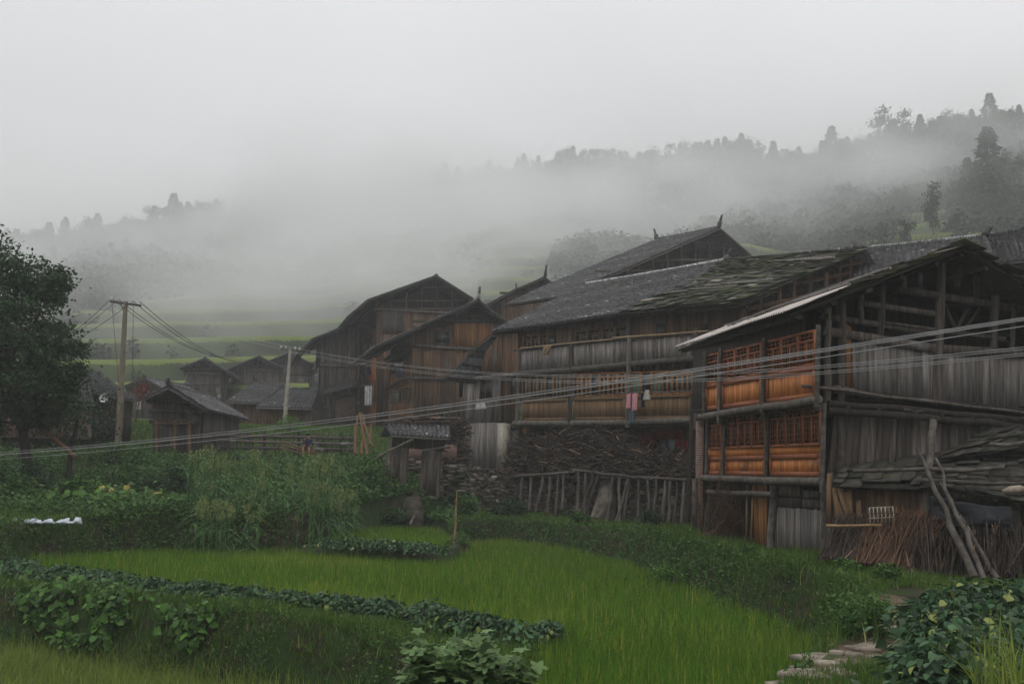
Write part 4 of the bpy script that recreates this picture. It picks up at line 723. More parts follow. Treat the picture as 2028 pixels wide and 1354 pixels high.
def phouse(label, E0, E1, R1, R0, yb, wall='brownwood', dep=5, name='timber_house', cw=.26, rh=.22, white=False, ft=0, xin=.25):
    T = thing(name, label, 'house', tuple(V3(*((E0+E1)/2)[:2], 0)+V3(0, 2, at(1014, yb, E0[1])[2])))
    m = MB(); m.tiles(E0, E1, R1, R0, cw, rh); rt = m.build('roof', M['tile'], T)
    w = mixp(E0, E1, .5)-mixp(R0, R1, .5); w[2] = 0; zb = at((CX+E0[0]/E0[1]*F), yb, E0[1])[2]; inn = -nrm(w)*.7
    B0, B1_ = R0-w, R1-w; B0[2] = E0[2]; B1_[2] = E1[2]; m = MB(); m.tiles(B1_, B0, R0, R1, cw*1.5, rh*1.5); m.build('roof', M['tile'], T)
    ridge_cap(R0, R1, rt, white, .15, (ft, ft), .5)
    c = [E0+inn, E1+inn, B1_-inn, B0-inn]; n = nrm(np.cross(UP, E1-E0)); n = n if n@w > 0 else -n
    f = MB(); lo = [V3(*p[:2], zb) for p in c]; f.planks([lo[0], lo[1]], [c[0]+UP*.1, c[1]+UP*.1], n, .3); f.build('front_wall', M[wall], T)
    f = MB(); s1 = nrm(E1-E0); f.planks([lo[1], lo[2]], [c[1], c[2]], s1, .3); f.planks([lo[0], lo[3]], [c[0], c[3]], -s1, .3); f.planks([lo[3], lo[2]], [c[3], c[2]], -n, .3)
    for e, R in ((0, R0), (1, R1)): f.prism([c[e], c[3-e], R-UP*.1], s1*(-.06 if e else .06)*1)
    f.build('rear_wall', M['darkwood'], T)
    v = MB(); v.bar(E0-UP*.07, E1-UP*.07, .1, .06, UP); v.build('eave_board', M['palewood'], T); return T
H11a = phouse('low shed with a slanting grey tiled roof and pale eave behind the hut', at(449,795,76), at(516,798,75), at(561,762,81), at(499,760,82), 870)
H11b = phouse('low tiled house with pale slatted front, standing at the foot of the far pole', at(507,806,74), at(616,809,73), at(630,770,79), at(560,769,80), 862, wall='brownwood')
P11 = gpl(560, 74.2, V3(1, -.06, 0)); 
for i in range(16): onelog('front_slat', M['tan2'], H11b, P11.h(527+i*5, 812, .1), P11.h(527+i*5, 829, .1), .05)
H13 = phouse('dark house with a sloping tiled roof between the big tree and the near pole', at(150,770,60), at(268,793,57), at(199,738,66), at(120,733,67), 872, wall='darkwood')
dsh = MB(); c = at(209,788,58.5)
dsh.tube([c+V3(0,.0,0), c+V3(-.02,-.05,0), c+V3(-.04,-.16,.02)], [.06,.22,.30], 14, .5, cap=False); dsh.tube([c+V3(0,.02,0), c+V3(0,.5,-.2)], .03, 5); tag(dsh.build('satellite_dish', M['white']), 'small white satellite dish under the tiled eave beside the near pole', 'satellite dish')
BH = phouse('red brick house half hidden behind the big dark tree', at(20,790,56), at(188,800,54), at(170,745,60), at(0,740,62), 866, wall='brick', name='brick_house')
PB = PL((at(20,790,56)+V3(0,.7,0))[:2], (at(188,800,54)-at(20,790,56))[:2])
bb = MB(); bb.qp(PB, [(20,866),(182,866),(182,800),(20,792)], .12, .1); bb.build('brick_wall', M['brick'], BH)
for q in ([(62,838),(82,838),(82,795),(62,795)], [(108,840),(135,842),(135,812),(108,812)]): window(PB, q, .2, BH, M['greywood'], 2, 2, 0, fw=.1, lat=False)
for x in (45, 92, 142, 178): onelog('corner_post', M['palewood'], BH, PB.h(x, 792, .22), PB.h(x, 866, .22), .09)
# roofs at the far right
HR1 = phouse('tiled house behind the mossy roofs at right, its long ridge capped with white tiles', at(1690,565,43), at(1985,548,39.5), at(1952,468,44), at(1700,494,48), 900, white=True, ft=1)
HR2 = phouse('dark tiled house at the right edge above a wall with teal windows', at(1968,522,46), at(2150,505,42), at(2130,432,48), at(1955,470,52), 900, wall='darkwood', white=False, ft=1)
PR = PL((at(1968,522,46)+V3(.2,.6,0))[:2], (at(2150,505,42)-at(1968,522,46))[:2]); window(PR, [(2006,580),(2040,578),(2040,546),(2006,548)], .12, HR2, M['greywood'], 3, 1, 0, pane='teal', fw=.07, lat=False)

# ---------------------------------------------------------------- retaining wall, stone by stone
def stonewall(pl, lo, hi, par, name='stone_face', s=.34, off=0, m='stone'):
    mb = MB(); (x0, yb0), (x1, yb1) = lo; A, B = pl.h(x0, yb0, off), pl.h(x1, yb1, off); C_, D_ = pl.h(x0, hi[0][1], off), pl.h(x1, hi[1][1], off)
    L_ = seglen(A, B); nc = int(L_/s); 
    for i in range(nc):
        H_ = C_[2]-A[2]+(D_[2]-B[2]-C_[2]+A[2])*i/nc; z = 0
        while z < H_:
            h = random.uniform(.10, .24); wd = s*random.uniform(.7, 1.25); u = (i+.5+random.uniform(-.3, .3))/nc; c = A+(B-A)*u; c = V3(c[0], c[1], A[2]+(B[2]-A[2])*u+z+h/2)+pl.n*random.uniform(-.05, .07)
            e = [V3(0,0,0)]*0; a = pl.d*wd/2; b = UP*h*.5; n = pl.n*.14; k = rng.normal(0, .03, (8, 3))
            mb.hexa([c-a-b-n+k[0], c+a-b-n+k[1], c+a+b-n+k[2], c-a+b-n+k[3]], [c-a*.85-b*.8+n*.5+k[4], c+a*.85-b*.8+n*.5+k[5], c+a*.85+b*.8+n*.5+k[6], c-a*.85+b*.8+n*.5+k[7]]); z += h*.93
    mb.hexa([A-pl.n*.6, B-pl.n*.6, B-pl.n*.1, A-pl.n*.1], [C_-pl.n*.6, D_-pl.n*.6, D_-pl.n*.1, C_-pl.n*.1], .1)
    return mb.build(name, M[m], par)
RW = thing('retaining_wall', 'rough dark stone retaining wall under the long house and its firewood', 'wall', tuple(W2.h(1150, 1030)))
stonewall(W2, [(905,1010),(1376,1060)], [(0,930),(0,944)], RW)
cap = MB(); q = [W2.h(905, 929, .1), W2.h(1376, 943, .1)]; cap.hexa([q[0], q[1], q[1]-W2.n*2.3, q[0]-W2.n*2.3], [p+UP*.08 for p in (q[0], q[1], q[1]-W2.n*2.3, q[0]-W2.n*2.3)], .3); cap.build('wall_top', M['stone'], RW)
# ================================================================= OBJECTS
def g_(x, y): return V3(x, y, float(terr(np.array([x]), np.array([y]))[0]))
def ground_px(px, Y):
    x = plan(px, Y)[0]; return g_(x, Y)
# ---- tiled gateway
GG = gpl(815, 46, V3(1, .12, 0)); GT = thing('tiled_gateway', 'small wooden gateway with a short tiled roof, two plank door leaves standing open', 'gateway', tuple(GG.h(815, 975)))
for q in ([(765,975),(795,978),(803,884),(778,882)], [(835,980),(864,983),(869,893),(842,892)]):
    m = MB(); m.pplanks(GG, q[:2], q[3:1:-1], .1, .24, th=.06); m.build('door_leaf', M['greywood'], GT)
for a, b in (((777,865),(762,976)), ((806,872),(798,979)), ((842,874),(833,981)), ((872,872),(866,984))): onelog('post', M['greywood'], GT, GG.h(*a, .0), GG.h(*b, .0), .12)
m = MB(); m.pplanks(GG, [(776,884),(880,894)], [(776,866),(882,872)], .12, .5); m.build('lintel', M['darkwood'], GT)
m = MB(); a, b, c, e = GG.h(773,861,.7), GG.h(892,868,.7), GG.h(888,846,-.1), GG.h(764,842,-.1); m.tiles(a, b, c, e, .2, .16); rr = m.build('roof', M['tile'], GT)
m = MB(); w_ = (a-e)*V3(1,1,0); a2 = e-w_; b2_ = c-w_; a2[2] = a[2]; b2_[2] = b[2]; m.tiles(b2_, a2, e, c, .2, .16); m.build('roof', M['tile'], GT); ridge_cap(e, c, rr, False, .12, (0, 0))
m = MB(); m.bar(a-UP*.05, b-UP*.05, .08, .05, UP); m.build('eave_board', M['palewood'], GT)
onelog('brace', M['logwood'], GT, GG.h(748,904,.6), GG.h(818,869,.7), .06); onelog('brace', M['logwood'], GT, GG.h(836,892,.6), GG.h(892,885,.7), .05)
m = MB()
for i in range(26):
    p = GG.h(random.uniform(795,885), random.uniform(826,842), -.8); m.log(p, p+V3(random.uniform(-1,1), random.uniform(-.3,.3), random.uniform(-.1,.1)), .05, .03)
tag(m.build('firewood_heap', M['barklog']), 'loose dark branches heaped above the tiled gateway roof', 'firewood')
SW = thing('stacked_stone_wall', 'rough stacked slabs seen through the gateway', 'wall', tuple(GG.h(800,975,-3)))
SP = PL(GG.h(800,975,-3)[:2], GG.d[:2]); stonewall(SP, [(735,985),(920,990)], [(0,905),(0,925)], SW, s=.5)
m = MB(); m.qp(SP, [(795,912),(905,915),(905,880),(795,880)], -.1, .2); tag(m.build('brick_wall', M['brick']), 'low red brick wall glimpsed through the gateway opening', 'wall')
for i in range(5):
    p = GG.h(812+i*3, 975, .5+i*.5); p[2] = -1.42-.19*i; m = MB(); m.box((p[0], p[1], p[2]-1.0), .9-.04*i, .55, 1.02, .02); tag(m.build('stone_step', M['stone']), 'worn stone step leading down from the gateway', 'step', 'stone steps below the gateway')
# ---- fence, planks, man
FP_ = gpl(560, 57, V3(1, .04, 0)); FE = thing('rail_fence', 'weathered grey rail fence behind the terrace, the seated man in front', 'fence', tuple(FP_.h(560, 895)))
for x in (402,421,455,491,524,556,592,629,653,675,695): onelog('post', M['greywood'], FE, FP_.h(x, 853+(x-400)*.02), FP_.h(x, 900+(x-400)*.02), .10)
for y0, y1 in ((862,868),(872,879),(884,890)): onelog('rail', M['greywood'], FE, FP_.h(400, y0, .08), FP_.h(700, y1, .08), .08)
for i in range(9): onelog('picket', M['greywood'], FE, FP_.h(425+i*15, 868, .05), FP_.h(425+i*15, 897, .05), .05)
for (a, b), tx in zip((((560,880),(622,899)),((566,876),(628,898)),((556,886),(600,899))), ('middle', 'uppermost', 'shortest, lowest')):
    m = MB(); m.bar(at(*a, 54.5), at(*b, 53.5), .16, .06, UP); tag(m.build('loose_plank', M['tan2']), '%s of three pale planks sloping from the fence to the ground by the man' % tx, 'plank')
P0 = at(609, 890, 54); 
def person(p):
    me = bpy.data.meshes.new('person'); J = [(0,0,.50),(0,0,.72),(0,-.02,.95),(0,-.03,1.05),(0,-.05,1.16),(-.19,0,.92),(-.24,-.05,.68),(-.14,-.22,.58),(.19,0,.92),(.25,-.05,.68),(.16,-.22,.58),(-.10,-.05,.48),(-.16,-.40,.46),(-.15,-.38,.06),(-.15,-.50,.02),(.10,-.05,.48),(.17,-.40,.46),(.17,-.36,.06),(.17,-.48,.02)]
    E_ = [(0,1),(1,2),(2,3),(3,4),(2,5),(5,6),(6,7),(2,8),(8,9),(9,10),(0,11),(11,12),(12,13),(13,14),(0,15),(15,16),(16,17),(17,18)]
    R_ = [.13,.13,.13,.055,.10,.06,.045,.035,.06,.045,.035,.09,.065,.045,.04,.09,.065,.045,.04]
    me.from_pydata(J, E_, []); o = bpy.data.objects.new('person', me); SC.collection.objects.link(o); o.location = tuple(p-UP*.02)
    sk = o.modifiers.new('skin', 'SKIN'); 
    for v, r in zip(me.skin_vertices[0].data if me.skin_vertices else [], R_): v.radius = (r, r)
    if not me.skin_vertices:
        bm = __import__('bmesh').new(); bm.from_mesh(me); ly = bm.verts.layers.skin.verify(); bm.verts.ensure_lookup_table()
        for v, r in zip(bm.verts, R_): v[ly].radius = (r, r)
        bm.verts[0][ly].use_root = True; bm.to_mesh(me); bm.free()
    ss = o.modifiers.new('sub', 'SUBSURF'); ss.levels = ss.render_levels = 2; me.materials.append(M['skin'])
    def sh(fn, nm, mt): m = MB(); fn(m); c = m.build(nm, M[mt], None, True); c.parent = o; return c
    sh(lambda m: m.tube([V3(0,0,.46), V3(0,0,.6), V3(0,-.01,.8), V3(0,-.02,.95), V3(0,-.03,1.03)], [.17,.18,.19,.17,.08], 12), 'jacket', 'navy')
    def arms(m):
        for s in (-1, 1): m.tube([V3(s*.14,0,.96), V3(s*.22,-.01,.88), V3(s*.25,-.05,.68), V3(s*.19,-.15,.62)], [.07,.075,.065,.05], 8)
    sh(arms, 'sleeves', 'navy')
    def sht(m):
        for s in (-1, 1): m.tube([V3(s*.08,0,.5), V3(s*.13,-.2,.49), V3(s*.16,-.36,.46)], [.11,.105,.085], 8)
    sh(sht, 'shorts', 'darkwood')
    sh(lambda m: m.tube([V3(0,-.04,1.16), V3(0,-.035,1.22), V3(0,-.03,1.27), V3(0,-.03,1.29)], [.085,.105,.075,.02], 12), 'hair', 'darkwood')
    tag(o, 'man in a dark navy jacket and shorts sitting in front of the rail fence', 'person'); return o
person(P0-V3(0,0,.42)*0-UP*.35)
m = MB(); m.log(P0+V3(-.9,.15,.02), P0+V3(.9,.15,.02), .10); m.log(P0+V3(-.7,.15,.0), P0+V3(-.7,.15,-.7), .08); m.log(P0+V3(.7,.15,0), P0+V3(.7,.15,-.7), .08); tag(m.build('log_bench', M['logwood']), 'rough log bench under the sitting man', 'bench')
# ---- utility poles and wires
def pole(px, Y, y0, y1, r, lab, ax, nins, dx=0):
    b = at(px[1], y1, Y); t = at(px[0], y0, Y); T = thing('utility_pole', lab, 'utility pole', tuple(b)); m = MB(); m.tube([b-UP*1.2, b, mixp(b, t, .5), t], [r*1.35, r*1.3, r*1.05, r*.8], 12, .5); m.build('shaft', M['polewood' if Y < 60 else 'concrete'], T, True)
    c = t-UP*.12; e0 = c-ax; e1 = c+ax; m = MB(); m.bar(e0, e1, .11, .11, UP); m.build('crossarm', M['darkwood'], T)
    I = []
    for k in (np.linspace(-.97, .97, nins) if nins != 4 else (-.97,-.5,.5,.97)):
        p = c+ax*k; m = MB(); m.tube([p+UP*.05, p+UP*.12, p+UP*.14, p+UP*.2, p+UP*.22, p+UP*.28], [.02,.03,.08,.07,.09,.05], 8); m.build('insulator', M['white'], T, True); I.append(p+UP*.2)
    m = MB(); m.bar(t-UP*.7, c-ax*.35, .04, .03); m.build('brace', M['darkwire'], T); return I
P1 = pole((249,236), 55, 597, 850, .15, 'tall brownish utility pole with a dark crossarm beside the big tree', at(280,601,54.3)-at(250,597,55), 4)
P2 = pole((575,562), 70, 690, 862, .13, 'slimmer distant concrete utility pole before the misty roofs', at(594,690,70)-at(575,688,70), 4)
def wire(pts, r, mt, lab, grp, nm='power_line'):
    m = MB(); m.tube(pts, r, 5, .5); return tag(m.build(nm, M[mt], None, True), lab, 'wire', grp)
def sag(a, b, s, n=20): return [mixp(a, b, t)-UP*4*s*t*(1-t) for t in np.linspace(0, 1, n)]
def pxwire(P, r, mt, lab, grp):              # smooth curve through given points
    out = []
    for (x0, y0, Y0), (x1, y1, Y1) in zip(P[:-1], P[1:]): pass
    xs_ = [p[0] for p in P]; ts = np.linspace(xs_[0], xs_[-1], 28); co = np.polyfit(xs_, [p[1] for p in P], min(3, len(P)-1)); iv = np.polyfit(xs_, [1/p[2] for p in P], 1)
    for t in ts: out.append(at(t, np.polyval(co, t), 1/np.polyval(iv, t)))
    return wire(out, r, mt, lab, grp)
for dy0, dy1, dy2 in ((0,0,0),(5,4,3),(4,7,5),(14,16,17)):
    pxwire([(-250,912+dy0,40),(0,893+dy0,36),(400,858+dy0,29),(730,824+dy0,24.5),(1050,781+dy1,21),(1400,724+dy1,18),(1750,670+dy2,16),(2028,630+dy2,14.5),(2300,588+dy2,13.5)], .008, 'wire', 'pale cable rising from lower left to upper right across the orange front', 'crossing power cables')
for dy0, dy1 in ((0,0),(2,4),(12,12),(16,16)):
    pxwire([(300,612+dy0*.4,86),(560,686+dy0*.4,62),(700,710+dy0*.6,50),(850,728+dy0*.8,40),(1000,738+dy1,33),(1290,741+dy1,24),(1500,733+dy1,20),(1800,710+dy1,16),(2028,688+dy1,14),(2300,662+dy1,12.5)], .0062, 'wire', 'pale sagging cable coming from the mist past the far pole to the right edge', 'sagging power cables')
for i, p in enumerate(P1): wire(sag(p, at(470+i*12, 708+i*4, 96), 1.0), .02, 'darkwire', 'thin dark wire from the near pole to the misty roofs', 'thin wires of the near pole')
for i, p in enumerate(P1[:3]): wire(sag(p, at(-60-i*30, 760+i*10, 50), .8), .016, 'darkwire', 'thin dark wire from the near pole down behind the tree', 'thin wires behind the tree')
wire([P1[0], at(236, 770, 55.5)], .014, 'darkwire', 'stay wire hanging from the left crossarm end', None); wire([P1[2], at(262, 800, 54.5)], .014, 'darkwire', 'stay wire hanging right of the near pole', None)
# ---- drying poles and laundry
def rod(a, b, Ya, Yb, r, mt, lab): m = MB(); m.log(at(*a, Ya), at(*b, Yb), r, r*.7, .01, 6, .5); return tag(m.build('drying_pole', M[mt]), lab, 'pole')
def f2h(x, y, o): return F2.h(x, y, o)
def rod2(a, b, o, r, mt, lab): m = MB(); m.log(F2.h(*a, o), F2.h(*b, o), r, r*.7, .01, 6, .5); return tag(m.build('drying_pole', M[mt]), lab, 'pole')
rod2((1212,669),(1402,655), 1.2, .04, 'bamboo', 'pale bamboo pole high under the mossy eave'); rod2((1030,689),(1212,672), 1.1, .028, 'bamboo', 'bamboo pole on the upper gallery carrying a tan cloth')
rod2((1222,779),(1378,774), 1.3, .05, 'greywood', 'grey pole with hanging clothes in front of the open casements'); rod2((900,797),(1230,779), 1.0, .035, 'greywood', 'thin pole with a pale rag at the left end of the long house')
m = MB(); m.log(G1.h(1588,764,.7), G1.h(2140,832,.5), .05, .04, .02, 8); tag(m.build('drying_pole', M['greywood']), 'long dark pole slanting along the right gable between storeys', 'pole')
def cloth(pl, q, off, mt, lab, nm='hanging_cloth', cat='laundry', fold=.05):
    P = [pl.h(x, y, off) for x, y in q]; m = MB(); k = random.uniform(0, 6)
    def fn(G, u, v): return G+pl.n*(np.sin(u*11+k)*fold*(1-v*.6)+np.sin(u*23+v*4+k)*fold*.3)
    m.patch(P[0], P[1], P[2], P[3], 14, 10, fn, .5); o = m.build(nm, M[mt], None, True); sd = o.modifiers.new('s', 'SOLIDIFY'); sd.thickness = .012; return tag(o, lab, cat)
cloth(F2, [(1240,810),(1249,808),(1249,779),(1241,780)], 1.35, 'pink', 'pink and white garment, leftmost on the grey pole', 'hanging_shirt')
cloth(F2, [(1252,814),(1262,812),(1263,778),(1252,779)], 1.35, 'pink', 'small pink shirt between the jeans on the grey pole', 'hanging_shirt')
cloth(F2, [(1246,841),(1256,838),(1257,779),(1248,779)], 1.28, 'denim', 'long grey blue jeans hanging on the grey pole', 'hanging_trousers')
cloth(F2, [(1268,806),(1277,806),(1278,778),(1269,778)], 1.3, 'navy', 'dark trousers beside the small white shirt', 'hanging_trousers')
cloth(F2, [(1275,792),(1287,791),(1285,772),(1278,772)], 1.4, 'cream', 'small white shirt, rightmost on the grey pole', 'hanging_shirt')
cloth(F2, [(941,811),(961,809),(959,796),(943,797)], 1.1, 'cream', 'pale rag on the thin pole by the left window', fold=.1)
cloth(F2, [(1073,704),(1084,702),(1092,684),(1076,686)], 1.2, 'beige', 'tan cloth on the upper gallery pole', fold=.1)
HP = gpl(792, 74, V3(1, .2, 0))
cloth(HP, [(784,748),(802,747),(800,722),(785,722)], 1.0, 'denim', 'blue jeans on the pole in front of the gateway house'); cloth(HP, [(781,726),(797,724),(800,716),(783,718)], 1.05, 'white', 'white shirt draped above the blue jeans')
cloth(HP, [(721,742),(735,741),(733,719),(723,719)], .6, 'navy', 'dark jacket hanging at the side of the tallest brown house')
for i, x in enumerate((722, 727, 732)): cloth(HP, [(x,803),(x+4,803),(x+5,764),(x+1,764)], .4, 'white', 'long white strip hanging by the tallest house, %s' % ('leftmost of three', 'middle of three', 'rightmost of three')[i])
m = MB(); m.log(HP.h(744,723,1), HP.h(812,716,1), .05); tag(m.build('drying_pole', M['bamboo']), 'bamboo pole with blue jeans before the gateway house', 'pole')
m = MB(); m.log(HP.h(712,721,.6), HP.h(745,716,.6), .05); tag(m.build('drying_pole', M['tan2']), 'short pole carrying the dark jacket', 'pole')
m = MB(); m.log(HP.h(716,763,.4), HP.h(742,763,.4), .04); tag(m.build('drying_pole', M['tan2']), 'short pole carrying the white strips', 'pole')
cloth(gpl(275,53.5,V3(1,0,0)), [(270,812),(280,810),(279,796),(272,796)], 0, 'white', 'white cloth hanging at the left of the small hut')
# ---- chilli bunches
for (x0, x1, y0, y1, lb) in ((1252,1300,862,873,'long string of red chillies under the gallery, left part'), (1290,1352,850,862,'string of red chillies hung higher, right part'), (1340,1360,868,884,'bunch of red chillies beside the pale window')):
    m = MB(); k = int((x1-x0)*9); P = np.array([F2.h(random.uniform(x0, x1), random.uniform(y0, y1), -.9) for _ in range(k)]); m.leaves(P+rng.normal(0, .06, P.shape), .16, asp=.35, droop=1.5); m.log(F2.h(x0, y0, -.9), F2.h(x1, y0-1, -.9), .02); tag(m.build('chilli_string', M['chilli']), lb, 'chillies')
m = MB(); c = F2.h(1044, 852, -.2); m.tube([c-UP*.28, c-UP*.2, c, c+UP*.2, c+UP*.26], [.05,.2,.26,.18,.05], 12, .5); m.tube([c+UP*.26, c+UP*.5], .02, 5); tag(m.build('hanging_basket', M['tan'], None, True), 'round brown basket hung under the gallery left of the firewood', 'basket')
# ---- firewood stack on its shelf
def woodpile(name, lab, pl, outline, base, n, o0=-1.2, o1=1.6, dirx=None, r=(.02,.05), mt='barklog', ln=(.7,1.7)):
    xs_ = [p[0] for p in outline]; m = MB(); dx = pl.d if dirx is None else dirx
    for _ in range(n):
        x = random.uniform(xs_[0], xs_[-1]); yt = np.interp(x, xs_, [p[1] for p in outline]); yb = np.interp(x, [p[0] for p in base], [p[1] for p in base]); y = yb+(yt-yb)*random.random()**.8; k = (yb-y)/(yb-yt+1e-6)
        off = random.uniform(o0, o1-(o1-o0)*.35*k); p = pl.h(x, y, off); l_ = random.uniform(*ln)*.5; d = nrm(dx*random.choice((-1, 1))+V3(*rng.normal(0, .42, 3)))
        rr_ = random.uniform(*r); q = (p-d*l_, p+V3(*rng.normal(0, .05, 3)), p+d*l_); q = (q[0], q[1]+UP*rng.normal(0, .10*l_), q[2]); m.tube(q, [rr_, rr_*.9, rr_*.6], 5)
    return tag(m.build(name, M[mt]), lab, 'firewood')
FW = [(1012,925),(1018,885),(1035,868),(1060,872),(1090,864),(1110,856),(1130,848),(1160,851),(1190,846),(1215,853),(1238,868),(1262,884),(1290,898),(1320,906),(1345,902),(1372,910)]
woodpile('firewood_stack', 'large heap of dark split branches piled on the pole shelf before the long house', W2, FW, [(1012,945),(1150,932),(1372,946)], 5200, -1.3, 1.1, ln=(.5,1.6))
SH = thing('firewood_shelf', 'pole shelf that carries the big branch heap in front of the stone wall', 'shelf', tuple(W2.h(1190, 1040, .8)))
for a, b in (((1020,943),(1140,934)), ((1130,930),(1260,945)), ((1250,944),(1376,950))): onelog('rail', M['greywood'], SH, W2.h(*a, 1.1), W2.h(*b, 1.1), .07)
m = MB(); q = [W2.h(1015,945,1.1), W2.h(1376,950,1.1)]; m.hexa([q[0], q[1], q[1]-W2.n*1.2, q[0]-W2.n*1.2], [p+UP*.06 for p in (q[0], q[1], q[1]-W2.n*1.2, q[0]-W2.n*1.2)], .4); m.build('shelf_boards', M['darkwood'], SH)
for a, b in (((1036,940),(1030,1012)), ((1076,940),(1062,1012)), ((1108,930),(1100,1022)), ((1117,935),(1112,1008)), ((1146,933),(1140,1026)), ((1178,931),(1145,1026)), ((1188,935),(1160,1020)), ((1214,943),(1203,1036)), ((1245,947),(1220,1036)), ((1247,948),(1234,1034)), ((1283,947),(1285,1034)), ((1318,949),(1311,1036)), ((1342,949),(1334,1034)), ((1052,940),(1048,1010)), ((1090,936),(1086,1016)), ((1160,934),(1158,1024)), ((1228,944),(1228,1032)), ((1265,947),(1262,1034)), ((1300,948),(1297,1034)), ((1328,949),(1324,1034)), ((1356,950),(1350,1034))):
    onelog('prop', M['greywood'], SH, W2.h(*a, 1.05), W2.h(*b, 1.25), .075, .03, .09)
onelog('prop', M['darkwood'], SH, W2.h(1372,780,1.4), W2.h(1362,1032,1.4), .09, .02, .11)
m = MB(); m.tube([W2.h(1205,944,.4), W2.h(1202,985,.5), W2.h(1196,1030,.8), W2.h(1190,1042,.9)], [.35,.5,.7,.8], 9, .45); tag(m.build('plaster_buttress', M['stone'], None, True), 'pale stone buttress leaning on the retaining wall', 'buttress')
# ---- thin stick in the paddy
m = MB(); m.log(at(905,970,37.5), at(899,1082,37.5), .03, .05, .02, 6); tag(m.build('bamboo_stick', M['bamboo']), 'thin upright stick standing in the paddy before the stone wall', 'stick')
m = MB(); m.log(at(827,1010,44), at(812,1040,42), .05, .06); tag(m.build('stake', M['logwood']), 'short stake leaning out below the gateway steps', 'stake')
# ---- long pole in front of the big tree
m = MB(); m.log(at(30,800,44), at(150,905,41), .08, .09, .02, 6); tag(m.build('leaning_pole', M['tan2']), 'long brown pole leaning across the foot of the big tree', 'pole')
# ---- bamboo sticks left of the gateway
for i, (a, b) in enumerate((((708,822),(703,898)), ((716,818),(738,886)), ((722,822),(716,900)), ((712,818),(728,900)), ((735,840),(733,880)), ((703,840),(706,900)))):
    m = MB(); m.log(at(*a, 52), at(*b, 51), .06, .08, .02); tag(m.build('leaning_pole', M['tan2']), 'reddish pole leaning against the wall left of the gateway', 'pole', 'poles left of the gateway')
woodpile('firewood_stack', 'dark woodpile between the gateway and the grey side boards', gpl(900,50,V3(1,.1,0)), [(878,850),(895,832),(912,838)], [(878,935),(912,940)], 350, -.8, .6)
# ---- brushwood under the orange front
def bundle(name, lab, cat, base, top, n, sp0, sp1, mt='straw', r=(.008,.022), grp=None, twig=0):
    m = MB()
    for _ in range(n):
        a = base+V3(*rng.normal(0, 1, 3))*sp0; b = top+V3(*rng.normal(0, 1, 3))*sp1; q = mixp(a, b, .5)+V3(*rng.normal(0, .06, 3)); rr_ = random.uniform(*r); m.tube([a, q, b], [rr_, rr_*.8, rr_*.4], 4, cap=False)
        for _k in range(twig): c = mixp(a, b, random.uniform(.3, 1)); m.tube([c, c+V3(*rng.normal(0, .22, 3))], [rr_*.5, rr_*.2], 3, cap=False)
    return tag(m.build(name, M[mt]), lab, cat, grp)
bundle('brushwood_bundle', 'upright dry brown brushwood under the orange front', 'brushwood', FG.h(1440,1066,.4), FG.h(1445,985,.5), 200, V3(.45,.25,.03), V3(.55,.2,.35), r=(.006,.016), twig=4)
for i, x in enumerate((1487, 1478)): m = MB(); m.bar(FG.h(x,1080-i*3,.3), FG.h(x+5-i*3,960,.25), .09, .04, F1.n); tag(m.build('upright_board', M['tan2']), 'narrow brown board upright beside the brushwood, %s' % ('right one', 'left one')[i], 'board')
# ---- shed with bark roof against the right gable
SD = thing('lean_to_shed', 'low lean-to shed with a dark layered bark roof against the right gable', 'shed', tuple(at(1850, 1120, 23)))
s0, s1, s2, s3 = at(1652,962,25.2), at(2110,1005,21.0), at(2090,850,26.0), at(1700,905,26.2)
sA = at(1850,968,23.4); sB = at(1860,905,25.9)
m = MB(); m.slabs(s0, sA, sB, at(1668,928,26.0), .45, .5, .3, .018, .02); m.build('bark_roof', M['bark2'], SD)
m = MB(); m.slabs(sA+UP*.05, s1, s2-UP*.3, sB, .45, .5, .3, .018, .02); m.build('bark_roof', M['bark2'], SD)
m = MB(); m.slabs(at(1850,910,25.5), at(2100,880,24), at(2100,835,26), at(1960,852,26), .4, .5, .25, .018, .02); m.build('bark_roof', M['bark2'], SD)
for a, b, Ya, Yb in (((1690,942),(1990,935),24.6,23),((1815,960),(2110,972),23.5,21.5),((1960,889),(2100,886),23.5,23)): onelog('roof_pole', M['logwood'], SD, at(*a, Ya)+UP*.12, at(*b, Yb)+UP*.12, .05, .02)
SPn = gpl(1650, 25.6, at(2110,960,21.6)-at(1650,960,25.6)); 
m = MB(); m.pplanks(SPn, [(1645,1085),(1840,1120)], [(1648,962),(1840,972)], -.1, .24, rag=.05); m.build('shed_boards', M['brownwood'], SD)
m = MB(); m.pplanks(SPn, [(1840,1120),(2110,1150)], [(1840,985),(2110,1000)], -.9, .24, rag=.05); m.build('shed_boards', M['darkwood'], SD)
for x, y0, y1 in ((1645,935,1090),(1834,960,1110),(2010,985,1150)): onelog('post', M['logwood'], SD, SPn.h(x, y0, .05), SPn.h(x, y1, .05), .09)
onelog('tall_post', M['logwood'], SD, at(1849,832,25), at(1836,955,24.6), .09)
for i, (a, b) in enumerate((((1643,938),(1640,1040)),((1652,965),(1660,1040)),((1662,966),(1682,1035)),((1672,975),(1690,1032)),((1655,985),(1672,1038)),((1700,990),(1702,1030)),((1682,968),(1684,1020)))):
    m = MB(); m.bar(SPn.h(*a, .15), SPn.h(*b, .3), .13, .03, SPn.n); tag(m.build('loose_board', M['tan2']), 'split board leaning at the left end of the shed', 'board', 'split boards at the shed')
